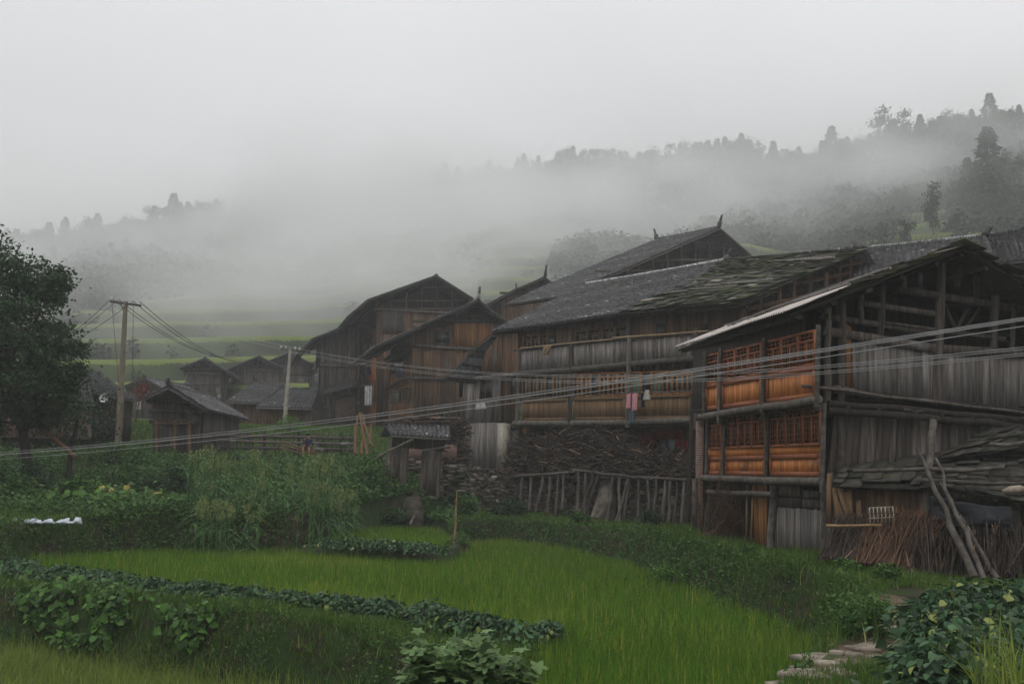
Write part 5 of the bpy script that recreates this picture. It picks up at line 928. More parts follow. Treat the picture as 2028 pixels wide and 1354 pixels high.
def tarp(q, Y, lab):
    P = [at(x, y, yy) for (x, y), yy in zip(q, Y)]; m = MB(); k = random.random()*6
    def fn(G, u, v): return G+V3(-.3,-.95,0)*((fbm(G[...,0]*1.0, G[...,2], .5, 3)[..., None]-.5)*.35)+UP*((fbm(G[...,0], G[...,2]+9, .8, 5)[..., None]-.5)*.25)
    m.patch(P[0], P[1], P[2], P[3], 26, 16, fn, .5); o = m.build('plastic_sheet', M['tarp'], None, True); o.modifiers.new('s', 'SOLIDIFY').thickness = .01; return tag(o, lab, 'tarpaulin')
tarp([(1841,1042),(1895,1048),(1890,985),(1842,980)], (23.2,22.8,22.8,23.2), 'black plastic sheet hung flat beside the crossed leaning poles'); tarp([(1893,1044),(2006,1052),(2003,1005),(1890,990)], (22.7,21.8,21.8,22.7), 'crumpled black plastic sheet sagging to the right of the leaning poles')
# bundles of brushwood leaning in a row below the shed
for i in range(11):
    x = 1640+i*17; b = at(x-6, 1104+i*2.0, 23.2-i*.1); t = at(x+32, 1022+random.uniform(-6, 8), 24.2-i*.12)
    bundle('brushwood_bundle', 'bundle of reddish dry stalks leaning in the row below the shed', 'brushwood', b, t, 60, V3(.10,.06,.03), V3(.16,.1,.08), 'straw' if i > 3 else 'barklog', (.008,.02), 'leaning stalk bundles', 2 if i > 3 else 0)
for i in range(12):
    x = 1822+i*18; b = at(x, 1138+random.uniform(-4, 6), 21.9-i*.1); t = at(x+random.uniform(-10, 14), 1055+random.uniform(-22, 14), 22.3-i*.1)
    bundle('stick_bundle', 'bundle of dark upright sticks right of the crossed poles below the shed', 'sticks', b, t, 16, V3(.14,.06,.03), V3(.14,.08,.16), 'barklog', (.014,.03), 'upright stick bundles')
for (a, b, r, lb) in (((1815,885),(1929,1142),.085,'thickest leaning pole, pale at its foot, crossing in front of the shed'), ((1853,907),(1948,1146),.065,'middle leaning pole crossing in front of the shed'), ((1862,955),(1976,1146),.06,'darkest leaning pole, rightmost foot of the crossing three')):
    m = MB(); m.log(at(*a, 22.6), at(*b, 20.9), r*.42, r*1.05, .025, 9); tag(m.build('leaning_pole', M['logwood']), lb, 'pole')
rd = MB(); rd.log(at(1636,1040,23.4), at(1746,1040,23.2), .035, .03); tag(rd.build('bamboo_rail', M['bamboo']), 'pale bamboo rail across the leaning stalk bundles', 'rail')
m = MB(); c0, c1 = at(1722,1020,23.6), at(1768,1018,23.4)
for k in range(7):
    c = mixp(c0, c1, k/6)-UP*.06; m.tube([c+UP*(.24*math.sin(a))+V3(.3,.95,0)*(.24*math.cos(a)) for a in np.linspace(0, 2*math.pi, 14)], .014, 5, .5, cap=False)
for a in (0, math.pi/2, math.pi): m.tube([c0-UP*.06+UP*(.24*math.sin(a))+V3(.3,.95,0)*(.24*math.cos(a)), c1-UP*.06+UP*(.24*math.sin(a))+V3(.3,.95,0)*(.24*math.cos(a))], .012, 4, .5)
tag(m.build('wicker_cage', M['concrete']), 'pale cylindrical wicker cage lying on top of the stalk bundles', 'cage')
m = MB(); c = at(2010,970,21.8); m.tube([c-V3(.28,0,.03), c-V3(.1,0,0), c+V3(.12,0,.03), c+V3(.3,0,.02)], [.03,.09,.09,.03], 8, .9); tag(m.build('roof_stone', M['flag'], None, True), 'pale flat stone weighing down the bark roof at the right edge', 'stone')
# ---- low brick and stone bits, stones along the bank
def rock(p, sx, sy, sz, name, lab, cat, mt='flag', grp=None):
    m = MB(); nu, nv = 8, 5; ph = rng.uniform(0, 6, 4); V = []
    for i in range(nv+1):
        for j in range(nu):
            th = math.pi*i/nv; fi = 2*math.pi*j/nu; k = 1+.14*math.sin(2*fi+ph[0])+.16*math.sin(3*fi+ph[1])+rng.normal(0, .07)
            V.append(p+V3(math.sin(th)**.6*math.cos(fi)*sx*k, math.sin(th)**.6*math.sin(fi)*sy*k, (1 if math.cos(th) > .3 else math.cos(th)*1.2)*sz+rng.normal(0, sz*.08)))
    m.add(V, [((i+1)*nu+j, (i+1)*nu+(j+1) % nu, i*nu+(j+1) % nu, i*nu+j) for i in range(nv) for j in range(nu)], random.random()); return tag(m.build(name, M[mt]), lab, cat, grp)
for (px, py, z, s) in ((1512,1345,-2.95,.30),(1560,1336,-2.95,.34),(1600,1318,-2.95,.20),(1625,1302,-2.95,.30),(1640,1322,-2.95,.24),(1690,1300,-2.93,.18),(1712,1287,-2.93,.22),(1735,1285,-2.93,.2),(1750,1268,-2.92,.26),(1775,1268,-2.9,.2),(1590,1350,-2.95,.34),(1690,1320,-2.93,.22),(1745,1303,-2.9,.2),(1530,1365,-2.95,.3),(1575,1352,-2.95,.14),(1545,1322,-2.95,.13),(1655,1302,-2.95,.12),(1700,1272,-2.93,.12),(1615,1340,-2.95,.15),(1495,1352,-2.95,.16),(1660,1345,-2.95,.26),(1720,1262,-2.93,.16)):
    p = gz(px, py, z); p[2] = float(terr(p[:1], p[1:2])[0])+.02; rock(p, s*random.uniform(.9,1.5), s*random.uniform(.7,1.1), .05, 'stepping_stone', 'flat pale stone of the path between paddy and bean plants', 'stone', grp='stones of the path')
for i, (px, py) in enumerate(((1360,1048),(1375,1050),(1430,1082),(1447,1070),(1512,1086),(1910,1152),(1950,1158))):
    p = gz(px, py, -2.2); p[2] = float(terr(p[:1], p[1:2])[0])+.05; p[2] -= .07; rock(p, random.uniform(.22,.4), random.uniform(.15,.25), .10, 'bank_stone', 'pale stone on the grassy bank edge in front of the houses', 'stone', grp='stones on the bank edge')
pl_ = [gz(x, y, -2.95) for x, y in ((1440,1400),(1520,1352),(1600,1322),(1690,1302),(1765,1268),(1800,1240))]; pm_ = MB(); Vp = []
for i, p in enumerate(pl_):
    d_ = nrm((pl_[min(i+1, 5)]-pl_[max(i-1, 0)])*V3(1,1,0)); s_ = np.cross(UP, d_)
    for k in range(9): q = p+s_*(k/8-.5)*1.1; q[2] = float(terr(q[:1], q[1:2])[0])+.015; Vp.append(q)
nP = []
for i in range(5):
    for j in range(6):
        for k in range(9): q = mixp(Vp[i*9+k], Vp[(i+1)*9+k], j/6); q[2] = float(terr(q[:1], q[1:2])[0])+.02; nP.append(q)
pm_.add(nP, [(i*9+k, i*9+k+1, (i+1)*9+k+1, (i+1)*9+k) for i in range(29) for k in range(8)], .5); struct(pm_.build('path', mat('path_dirt', (.07,.05,.032), (.14,.105,.07), (1,1,1), 3, tone=(1,1), bump=.6, spot=((.035,.06,.015), 1.6, .5)), smooth=True))
PATH = np.array(pl_)
# ---- white plastic sacks in a row
for i in range(13):
    px = -4+i*13+random.uniform(-4, 4); p = at(px, 1037, 31.2); m = MB(); h_ = random.uniform(.10, .24); w_ = random.uniform(.12, .2)
    def fn(G, u, v): return G+V3(0,-1,0)*(np.sin(u*math.pi)*np.sin(v*math.pi)*.12)+rng.normal(0, .008, G.shape)
    a = p+V3(-w_, 0, 0); b = p+V3(w_, 0, 0); m.patch(a, b, p+V3(w_*random.uniform(.1, .9), .1, h_), p+V3(-w_*random.uniform(.1, .9), .1, h_*random.uniform(.5, 1.2)), 8, 6, fn, .5)
    o = m.build('plastic_sack', M['plastic'], None, True); o.modifiers.new('s', 'SOLIDIFY').thickness = .03; tag(o, 'crumpled whitish plastic sack lying in the row along the left field edge', 'sack', 'plastic sacks along the field edge')
# ================================================================= VEGETATION
T_ = lambda x, y: terr(np.asarray(x, float), np.asarray(y, float))
def inview(P, mrg=60):
    q = P[:, 0]*_r[0]+P[:, 1]*_r[1]+P[:, 2]*_r[2]; u = P@_u; f = P@_f; x = CX+F*q/f; y = CY-F*u/f
    return (x > -mrg) & (x < 2028+mrg) & (y < 1354+mrg*1.5) & (f > 1)
# ---- rice
def riceplants(poly, top, soil, name, lab, sp=.21):
    P = np.asarray(poly); x0, y0 = P.min(0); x1, y1 = P.max(0); gx_, gy_ = np.meshgrid(np.arange(x0, x1, sp), np.arange(y0, y1, sp)); X = gx_.ravel()+rng.normal(0, .035, gx_.size); Y = gy_.ravel()+rng.normal(0, .035, gx_.size)
    k = (sdf(poly, X, Y) < -.05); X, Y = X[k], Y[k]; B = np.stack([X, Y, X*0+soil], 1); k = inview(B+[0, 0, .6], 120); B = B[k]
    nb = np.where(B[:, 1] < 20, 15, 10); R = np.repeat(B, nb, 0); R[:, :2] += rng.normal(0, .035, (len(R), 2)); near = R[:, 1] < 20
    h_ = (top-soil)*(1.0+.16*(fbm(R[:, 0], R[:, 1], 3.0, 4)-.5)*2+rng.normal(0, .07, len(R))); m = MB(); m.blades(R, h_, np.where(near, .016, .024), lean=.28, seg=2, droop=.5)
    return stuff(m.build(name, M['rice']), lab, 'rice')
riceplants(FIELD, -3.15, -3.8, 'rice', 'bright green rice standing in the main paddy'); riceplants(PADDY2, -2.75, -3.3, 'rice', 'rice in the small upper paddy below the gateway')
# ---- grass and ground leaves
def pts(n, x0, x1, y0, y1, cond, mrg=60):
    X = rng.uniform(x0, x1, n); Y = rng.uniform(y0, y1, n); k = (sdf(FIELD, X, Y) > -.05) & (sdf(PADDY2, X, Y) > 0); X, Y = X[k], Y[k]; Z = T_(X, Y); P = np.stack([X, Y, Z], 1); k = inview(P, mrg)
    if cond is not None: k &= cond(P)
    return P[k]
def slope(P):
    e = .25; return np.hypot(T_(P[:, 0]+e, P[:, 1])-T_(P[:, 0]-e, P[:, 1]), T_(P[:, 0], P[:, 1]+e)-T_(P[:, 0], P[:, 1]-e))/(2*e)
def pdist(P):
    d = np.full(len(P), 1e9)
    for a, b in zip(PATH[:-1], PATH[1:]):
        e = (b-a)[:2]; t = np.clip(((P[:, :2]-a[:2])@e)/(e@e), 0, 1); d = np.minimum(d, np.hypot(*(P[:, :2]-a[:2]-t[:, None]*e).T))
    return d
notpath = lambda P: pdist(P) > .25+.4*fbm(P[:, 0], P[:, 1], .5, 3)
g1_ = MB(); P = pts(230000, -16, 14, 9, 23, lambda P: notpath(P) & (P[:, 2] > -4.75)); hh = .07+.20*fbm(P[:, 0], P[:, 1], 1.3, 7)*rng.uniform(.5, 1.5, len(P)); g1_.blades(P, hh, .012, lean=.5, seg=2)
P = pts(230000, -22, 14, 20, 36, None); g1_.blades(P, .07+.24*fbm(P[:, 0], P[:, 1], 1.3, 7)*rng.uniform(.5, 1.5, len(P)), .022, lean=.5, seg=1)
P = pts(130000, -34, 10, 34, 62, lambda P: ~((P[:, 0] > -4.2) & ((P[:, 0]-W2.p[0])*W2.n[0]+(P[:, 1]-W2.p[1])*W2.n[1] < .1))); g1_.blades(P, .08+.2*fbm(P[:, 0], P[:, 1], 1.6, 7), .03, lean=.5, seg=1)
P = pts(90000, -30, 16, 60, 82, None); g1_.blades(P, .15+.25*fbm(P[:, 0], P[:, 1], 2.6, 7), .06, lean=.5, seg=1)
stuff(g1_.build('grass', M['grass']), 'short green grass over the banks and terraces', 'grass')
g2_ = MB(); P = pts(90000, -16, 2, 15, 25, lambda P: P[:, 2] < -4.6, 120); g2_.blades(P, rng.uniform(.25, .65, len(P)), .016, lean=.5, seg=3, droop=.5); stuff(g2_.build('tall_grass', M['grassy']), 'tall yellow green grass in the lowest field at bottom left', 'grass')
g3b = MB(); Pc = pts(2600, -12, 12, 15, 32, lambda P: (slope(P) > .35)); R = np.repeat(Pc, 26, 0); R[:, :2] += rng.normal(0, .05, (len(R), 2)); g3b.blades(R, rng.uniform(.3, .6, len(R)), .016, lean=.9, seg=3, droop=.8); stuff(g3b.build('bank_grass_tufts', M['grass']), 'arching grass tufts hanging over the paddy banks', 'grass')
# leafy cover on bank faces
bf = MB(); P = pts(420000, -20, 12, 14, 46, lambda P: slope(P) > .38); P = P[fbm(P[:, 0], P[:, 1], 1.1, 12)[:] > np.where(P[:, 1] < 23.5, .44, .28)]; n_ = len(P); off = np.abs(rng.normal(0, .14, n_))*(.4+1.3*fbm(P[:, 0], P[:, 1], .9, 14)); P[:, 2] += off; P[:, 1] -= off*.4
bf.leaves(P, np.where(P[:, 1] < 26, .075, .11), flat=.3, asp=.6); stuff(bf.build('bank_foliage', M['leaf']), 'dense leafy creepers covering the paddy bank faces', 'foliage')
# hedge like growth along the terrace edge
hx = [gz(x, y, -2.2) for x, y in ((815,1022),(900,1030),(1000,1034),(1100,1044),(1200,1056),(1300,1075),(1400,1100),(1500,1122),(1600,1148),(1690,1175))]
hb = MB(); S_ = np.array(hx)
for i in range(len(S_)-1):
    a, b = S_[i], S_[i+1]; k = int(seglen(a, b)*620); t = rng.random(k); Q = a+(b-a)*t[:, None]; Q[:, :2] += rng.normal(0, .26, (k, 2)); lump = fbm(Q[:, 0], Q[:, 1], .9, 17); Q[:, 2] = T_(Q[:, 0], Q[:, 1])+np.abs(rng.normal(0, .13, k))*(lump*2.2)
    hb.leaves(Q, np.where(Q[:, 1] < 26, .08, .10), flat=.2, asp=.6)
stuff(hb.build('edge_foliage', M['leaf']), 'low leafy growth along the terrace edge above the paddy', 'foliage')
# leafy ground cover over the left slope
lc = MB(); P = pts(150000, -32, -2.3, 33, 53, lambda P: fbm(P[:, 0], P[:, 1], 2.2, 31) > .36); P[:, 2] += np.abs(rng.normal(0, .18, len(P)))*(.3+1.6*fbm(P[:, 0], P[:, 1], 1.2, 33)); lc.leaves(P, .15, flat=.5, asp=.75); stuff(lc.build('ground_cover', M['leaf']), 'leafy vegetable and weed cover over the left slope', 'ground cover')
# ---- bush prototypes
def bushmesh(n, lumps, size, mt, name='foliage', asp=.6, flat=.2, r=.5):
    m = MB(); C_ = rng.normal(0, 1, (lumps, 3)); C_ /= np.linalg.norm(C_, axis=1)[:, None]; C_ *= rng.uniform(.35, .85, (lumps, 1)); C_[:, 2] = np.abs(C_[:, 2])*1.0+.15
    k = rng.integers(0, lumps, n); D = rng.normal(0, 1, (n, 3)); D /= np.linalg.norm(D, axis=1)[:, None]; P = C_[k]+D*rng.uniform(.12, .34, (n, 1))*rng.uniform(.8, 1.2, (lumps, 1))[k]; P = P[P[:, 2] > 0]; m.leaves(P, size, flat=flat, asp=asp); return m
def bush(loc, s, mt, lab, n=1700, lumps=16, size=.13, cat='bush', name='bush', asp=.6, sc=None, flat=.2):
    T = thing(name, lab, cat, tuple(loc)); m = bushmesh(n, lumps, size/s, mt, asp=asp, flat=flat); o = m.build('foliage', M[mt]); o.parent = T; st = MB()
    for k in range(6): a = random.uniform(0, 6.3); st.tube([V3(0,0,-.1), V3(.2*math.cos(a),.2*math.sin(a),.3), V3(.45*math.cos(a),.45*math.sin(a),.7)], [.03,.02,.008], 5)
    o = st.build('stems', M['trunk']); o.parent = T; T.scale = sc or (s, s, s*.9); return T
BU = [(215,938,50,1.6,'leaf','bright creeper mound between the near pole and the hut',2600),(268,900,49.5,1.15,'leaf','rounded climbing bush directly left of the plank hut',1800),(640,905,50,.8,'leaf','small bush below the fence, right of the man',900),
      (575,862,66,1.5,'leafbright','light green bush at the foot of the far pole',1500),(660,868,62,1.4,'leaf','dark bush between the far pole and the brown houses',1500),
      (330,1000,41,1.5,'leafdark','dark shrub left of the tall sorghum',2400),(60,960,40,1.7,'leafdark','shadowy shrub below the big tree at the left edge',2200),(150,1000,38,1.0,'leaf','low round shrub in the middle of the left slope',1400),
      (740,930,46.5,1.7,'leaf','creeper covered bush directly left of the gateway',2800),(735,975,44.5,1.3,'leaf','lower bush beside the gateway steps on the left',1800),(800,1012,43.5,.9,'leafdark','small dark bush at the foot of the gateway steps',1400),(700,1005,42.5,1.0,'leaf','bush between the sorghum and the gateway',1500),
      (822,1004,44.6,.55,'leaf','small bush half covering the gateway steps',700),(775,1000,43.8,.8,'leaf','low bush left of the gateway steps',1200),(890,975,47.5,1.1,'leafdark','dark creeper on the wall directly right of the gateway',1800),(1010,985,46.6,.95,'leafdark','creeper hanging down the stone wall under the concrete column',1500),(925,985,46,.9,'leaf','creeper low on the stone wall left of the firewood shelf',1400),
      (240,985,43,1.3,'leaf','bush among the yellow leaves on the left slope',2000),(400,925,46,1.0,'leaf','bush in front of the hut, right of its door',1200),(20,1000,37,1.1,'leaf','leafy shrub above the white sacks',1500),(460,905,50,.7,'leafdark','small dark bush on the terrace behind the sorghum',900),
      (1760,1130,20.8,.45,'leaf','small weed clump at the foot of the stalk bundles',500),(1680,1105,22.6,.35,'leafbright','light green weed at the left foot of the stalk bundles',350),(1480,1090,27,.4,'leaf','low weed before the brushwood under the orange front',500),
      (1700,1215,17.6,.75,'leaf','weedy clump where the bank meets the path',1500),(1330,1105,29.5,.7,'leafbright','bright fern clump on the paddy bank',1100),(1150,1020,43,.55,'leaf','low plant in front of the shelf props',600),(1290,1010,41,.6,'leafdark','plant climbing the stone wall behind the shelf props',700)]
for px, py, Y, s, mt, lb, n in BU:
    p = at(px, py, Y); z = float(T_([p[0]], [p[1]])[0]); p[2] = min(max(z, p[2]-s*.9), p[2]) if abs(p[2]-z) < 2.5 else z; p[2] = z if p[2] < z else p[2]; bush(p, s, mt, lb, n, size=.15 if Y > 30 else .09)
# ---- yellow leaved pumpkin vines on the slope
def pumpkin(loc, s, mts, lab, n=130, size=.28):
    T = thing('pumpkin_vine', lab, 'vine', tuple(loc)); 
    for mt, k, nm in mts:
        m = MB(); P = rng.normal(0, 1, (k, 3))*[s, s*.5, s*.35]; P[:, 2] = np.abs(P[:, 2])
        for p in P: 
            a = rng.uniform(0, 6.3); n_ = nrm(V3(rng.normal(0,.35), -.55+rng.normal(0,.3), .8)); u = nrm(np.cross(n_, V3(math.cos(a), math.sin(a), .1))); v = np.cross(n_, u); r_ = size*rng.uniform(.6, 1.2)
            ring = [p+(u*math.cos(t)+v*math.sin(t))*r_*(.5+.08*math.cos(5*t)) - n_*r_*.08*math.cos(2*t) for t in np.linspace(0, 2*math.pi, 11)[:-1]]; m.add([p+n_*.02]+ring, [(0, i+1, (i+1) % 10+1) for i in range(10)], random.random()); m.tube([p, p*V3(.9,.9,0)], .006, 3, cap=False)
        o = m.build(nm, M[mt]); o.parent = T
    return T
def pv(px, py, Y, s, mts, lab, n=130, size=.28):
    p = at(px, py, Y); p[2] = float(T_([p[0]], [p[1]])[0])+.1; return pumpkin(p, s, mts, lab, n, size)
pv(170,965,41,.55,(('leaf',40,'leaves'),('leafyellow',34,'yellow_leaves')),'pumpkin vine with many yellow leaves on the left slope'); pv(245,1000,39,.6,(('leafgrey',46,'leaves'),('leafyellow',16,'yellow_leaves')),'pumpkin vine with a few yellow leaves near the sorghum'); pv(200,1015,37,.9,(('leafbright',60,'leaves'),),'green pumpkin vine above the field edge')
def drape(px0, px1, py0, py1, n, lab, size, mts):
    T = None; mbs = {mt: MB() for mt, _ in mts}; st = MB(); k = 0; tries = 0
    while k < n and tries < 40000:
        tries += 1; x = random.uniform(px0, px1); y = random.uniform(py0, py1); u_ = (x-px0)/(px1-px0); lim = py0+(py1-py0)*(.25+.75*math.sin(math.pi*min(1, u_*1.15+.05)))
        if y > lim: continue
        r_ = ray(x, y); Ys = np.linspace(16, 26, 120); Q = np.outer(Ys/r_[1], r_); zz = T_(Q[:, 0], Q[:, 1]); h_ = np.where(Q[:, 2] <= zz)[0]
        if len(h_) == 0: continue
        if fbm(np.array([x]), np.array([y]), 40, 91)[0] < .36: continue
        p = Q[h_[0]]
        if T is None: T = thing('pumpkin_vine', lab, 'vine', tuple(p))
        mt = random.choices([m_ for m_, _ in mts], [w_ for _, w_ in mts])[0]; q = p+V3(*rng.normal(0, .05, 3))+V3(0, -.12-abs(random.gauss(0, .08)), .12+abs(random.gauss(0, .1))); q = q-np.array(T.location)
        mbs[mt].ovate([q], size, dirs=np.array([[random.gauss(0, .7), -.8, -.35]]), asp=.85, up=.8, fold=.12, curl=.3, lobes=1); st.tube([p-np.array(T.location), q], .006, 3, cap=False); k += 1
    for mt, mb in mbs.items():
        if mb.v: mb.build('leaves', M[mt]).parent = T
    st.build('stems', M['sorghum']).parent = T; return T
drape(40, 340, 1155, 1300, 640, 'large leaved pumpkin vine spilling down the bank at lower left', .165, (('leafbright', 1), ('leaf', 3)))
drape(310, 460, 1205, 1300, 120, 'thin tail of pumpkin leaves trailing right along the lower left bank', .18, (('leafbright', 1), ('leaf', 2)))
# ---- sorghum
def sorghum():
    T = thing('sorghum_plant', 'tall sorghum plant with a pale drooping tassel in the patch left of the gateway', 'sorghum', (0,0,0), 'sorghum plants'); m = MB(); m.tube([V3(0,0,-.1), V3(.02,0,1), V3(.05,.02,2.1)], [.018,.014,.008], 5); m.build('stem', M['sorghum'], T)
    m = MB(); P = np.array([[.02, 0, z] for z in np.linspace(.3, 1.9, 13)]); m.blades(P, rng.uniform(.4, .7, 13), .085, lean=.8, seg=4, droop=1.0); m.build('leaves', M['sorghum'], T)
    m = MB(); P = V3(.05,.02,2.1)+rng.normal(0, 1, (60, 3))*[.07,.07,.12]+V3(.08,0,.05); m.leaves(P, .13, asp=.3, droop=1.0); m.build('tassel', M['tassel'], T); return T
S3 = [sorghum() for _ in range(3)]; first = [True]*3
for i in range(140):
    px = random.choice((random.gauss(420, 28), random.gauss(490, 40), random.gauss(620, 38), random.gauss(660, 25))); px = min(max(px, 372), 708); Y = random.uniform(33.6, 39.5) if px < 560 else random.uniform(35, 41.5); p = ground_px(px, Y); k = i % 3; sc = random.uniform(.72, 1.02)
    if Y > 38: sc *= .8
    if first[k]: S3[k].location = tuple(p); S3[k].scale = (sc,)*3; first[k] = False
    else: dup(S3[k], p, random.uniform(0, 6.3), sc)
# ---- bean plants along the bund
def beanplant(n, size, mt, lab, grp, h=.45, r=.26):
    T = thing('bean_plant', lab, 'bean plant', (0,0,0), grp); m = MB(); P = rng.normal(0, 1, (n, 3))*[r*.6, r*.6, 0]; P[:, 2] = h*rng.uniform(.25, 1, n)*(1-.35*(np.hypot(P[:, 0], P[:, 1])/r)**2*.5); D = P*[1, 1, 0]/r; D[:, 2] = rng.uniform(-.7, .1, n)
    m.ovate(P, size, dirs=D, asp=.62); o = m.build('leaves', M[mt], T); s = MB()
    for k in range(5): a = random.uniform(0, 6.3); s.tube([V3(0,0,-.1), V3(r*.3*math.cos(a), r*.3*math.sin(a), h*.5), V3(r*.5*math.cos(a), r*.5*math.sin(a), h*.85)], [.012,.009,.005], 4, cap=False)
    s.build('stems', M['sorghum'], T); return T
def row(protos, line, step, z, jit=.12, sc=(.85, 1.2)):
    f = [True]*len(protos); c = 0
    for a, b in zip(line[:-1], line[1:]):
        k = max(1, int(seglen(a, b)/step))
        for i in range(k):
            p = mixp(a, b, (i+.5)/k)+V3(random.gauss(0, jit), random.gauss(0, jit), 0); p = V3(p[0], p[1], z if z is not None else float(T_([p[0]], [p[1]])[0])); s = random.uniform(*sc); j = c % len(protos); c += 1
            if f[j]: protos[j].location = tuple(p); protos[j].scale = (s,)*3; f[j] = False
            else: dup(protos[j], p, random.uniform(0, 6.3), s)
bl = 'dark green soybean plant in the row edging the main paddy'; B3 = [beanplant(190, .12, 'leafblue', bl, 'soybean row along the main paddy') for _ in range(3)]
ln_ = [gz(x, y, -3.4)*V3(1,1,0) for x, y in ((22,1130),(60,1148),(160,1158),(280,1172),(400,1188),(520,1200),(640,1210),(760,1225),(860,1240),(950,1262),(1040,1272),(1105,1262))]
row(B3, ln_, .20, -3.45, .10)
b2l = 'low soybean plant in the short row below the gateway'; B4 = [beanplant(110, .12, 'leafblue', b2l, 'soybean row below the gateway', .4, .3) for _ in range(2)]
row(B4, [gz(x, y, -2.95)*V3(1,1,0) for x, y in ((632,1078),(700,1080),(790,1084),(868,1090))], .26, -3.1, .08)
b3l = 'broad leaved bean plant in the patch at the lower right'; B5 = [beanplant(240, .125, 'leafblue', b3l, 'bean patch at the lower right', .5, .33) for _ in range(3)]; ft_ = [True]*3
PT = [(1700,1378),(1765,1372),(1800,1350),(1830,1330),(1835,1300),(1850,1290),(1870,1330),(1890,1300),(1840,1260),(1830,1225),(1870,1240),(1900,1260),(1920,1290),(1860,1210),(1890,1200),(1910,1225),(1940,1245),(1960,1270),(1900,1180),(1930,1190),(1950,1215),(1980,1235),(1990,1200),(1960,1185),(2010,1190),(2020,1215),(2030,1180),(2000,1260),(2040,1245),(1960,1310),(1920,1340),(1870,1365),(1990,1165),(2040,1160),(2050,1200),(1800,1375),(1940,1365),(2000,1300),(2040,1290),(1925,1172),(1880,1182),(1850,1195),(1960,1168)]
for i, (x, y) in enumerate(PT):
    Y = 13.2-(y-1160)*.022 if y < 1300 else 10.1-(y-1300)*.02; p = at(x, y, Y); tz = float(T_([p[0]], [p[1]])[0]); z = p[2]-.36; z = tz if abs(z-tz) < .35 else z; s = random.uniform(.8, 1.15); j = i % 3; p = V3(p[0], p[1], min(z, p[2]-.2))
    if ft_[j]: B5[j].location = tuple(p); B5[j].scale = (s,)*3; ft_[j] = False
    else: dup(B5[j], p, random.uniform(0, 6.3), s)
# ---- foreground bush with lobed leaves, and the yellow blades at the right edge
def starbush(loc, s, n, lab, size=.13):
    T = thing('leafy_shrub', lab, 'shrub', tuple(loc)); m = MB(); st = MB()
    for k in range(9):
        a = random.uniform(0, 6.3); tip = V3(math.cos(a)*s*random.uniform(.3, 1), math.sin(a)*s*.6, s*random.uniform(.7, 1.3)); st.tube([V3(0,0,-.9), tip*.5+UP*.05, tip], [.02,.014,.006], 5)
        for j in range(n//9):
            p = tip*random.uniform(.55, 1.03)+V3(*rng.normal(0, .12*s, 3)); n_ = nrm(V3(*rng.normal(0, .4, 2), 1)); u = nrm(np.cross(n_, V3(*rng.normal(0, 1, 3)))); v = np.cross(n_, u); r_ = size*rng.uniform(.6, 1.2)*.5
            ring = [p+(u*math.cos(t)+v*math.sin(t))*r_*(1+.38*math.cos(5*t)) - n_*r_*.25*(1-math.cos(t)) for t in np.linspace(0, 2*math.pi, 21)[:-1]]; m.add([p]+ring, [(0, i+1, (i+1) % 20+1) for i in range(20)], random.random())
    m.build('leaves', M['leafgrey']).parent = T; st.build('stems', M['sorghum']).parent = T; return T
for px, py, Y, s, n, lb in ((830,1345,9.3,.42,200,'dusty green lobed-leaf shrub at the bottom centre, left bush'), (920,1345,9.0,.42,220,'dusty green lobed-leaf shrub at the bottom centre, middle bush'), (985,1352,9.2,.38,160,'dusty green lobed-leaf shrub at the bottom centre, right bush'), (945,1290,9.9,.22,50,'single tall lobed-leaf sprig rising above the bottom centre shrubs')): p = at(px, py, Y); starbush(p-UP*s*.55, s, n, lb)
yg = MB(); P = np.array([at(random.uniform(1930, 2080), random.uniform(1385, 1420), random.uniform(6.6, 7.6)) for _ in range(170)]); yg.blades(P, rng.uniform(.35, .75, len(P)), .014, lean=.45, seg=4, droop=.5); tag(yg.build('grass_tuft', M['grassy']), 'yellow green arching grass tuft in the lower right corner', 'grass')
yg = MB(); P = at(1700,1255,17.4)+rng.normal(0, 1, (130, 3))*[.35,.25,0]; P[:, 2] = T_(P[:, 0], P[:, 1]); yg.blades(P, rng.uniform(.5, .9, len(P)), .02, lean=.7, seg=4, droop=.7); tag(yg.build('grass_tuft', M['grass']), 'tall dark grass tuft growing on the bank corner above the path', 'grass')
# ---- big tree at the left
TR = thing('broadleaf_tree', 'big dark broadleaf tree at the left edge in front of the brick house', 'tree', tuple(ground_px(70, 42)))
poly = [(-300,520),(-150,440),(0,418),(25,478),(60,516),(104,490),(112,520),(132,536),(146,572),(118,600),(120,625),(168,636),(166,656),(182,690),(160,712),(178,740),(150,770),(160,800),(120,838),(60,850),(-20,868),(-150,880),(-300,820),(-360,650)]
m = MB(); st = MB(); tb = ground_px(62, 42); cl = []
while len(cl) < 410:
    x, y = random.uniform(-360, 182), random.uniform(418, 880); A = sdf(poly, np.array([x]), np.array([y]))[0]
    if A < -9: cl.append(at(x, y, 42+random.uniform(-1, 1)*min(4.2, (-A)*.035+.6)))
cl = np.array(cl); nn = 190; k = np.repeat(np.arange(len(cl)), nn); D = rng.normal(0, 1, (len(k), 3)); P = cl[k]+D*[.33,.33,.2]*rng.uniform(.45, 1.4, (len(cl), 1))[k]; m.leaves(P, .18, flat=.35, asp=.6, droop=.2); m.build('crown', M['leafdark'], TR)
st.tube([tb-UP*.3, tb+UP*1.2+V3(-.1,0,0), tb+UP*2.8+V3(-.5,0,0), tb+UP*5+V3(-1.0,0,0), tb+UP*7.5+V3(-1.6,0,0)], [.27,.22,.19,.13,.05], 9)
for i in range(60):
    t = random.uniform(.25, .95); a = tb+UP*(1.5+5.5*t)+V3(-.3-1.2*t,0,0); b = cl[random.randrange(len(cl))]; st.tube([a, mixp(a, b, .5)+UP*.2, b], [.06,.035,.012], 5, cap=False)
st.build('trunk', M['trunk'], TR)
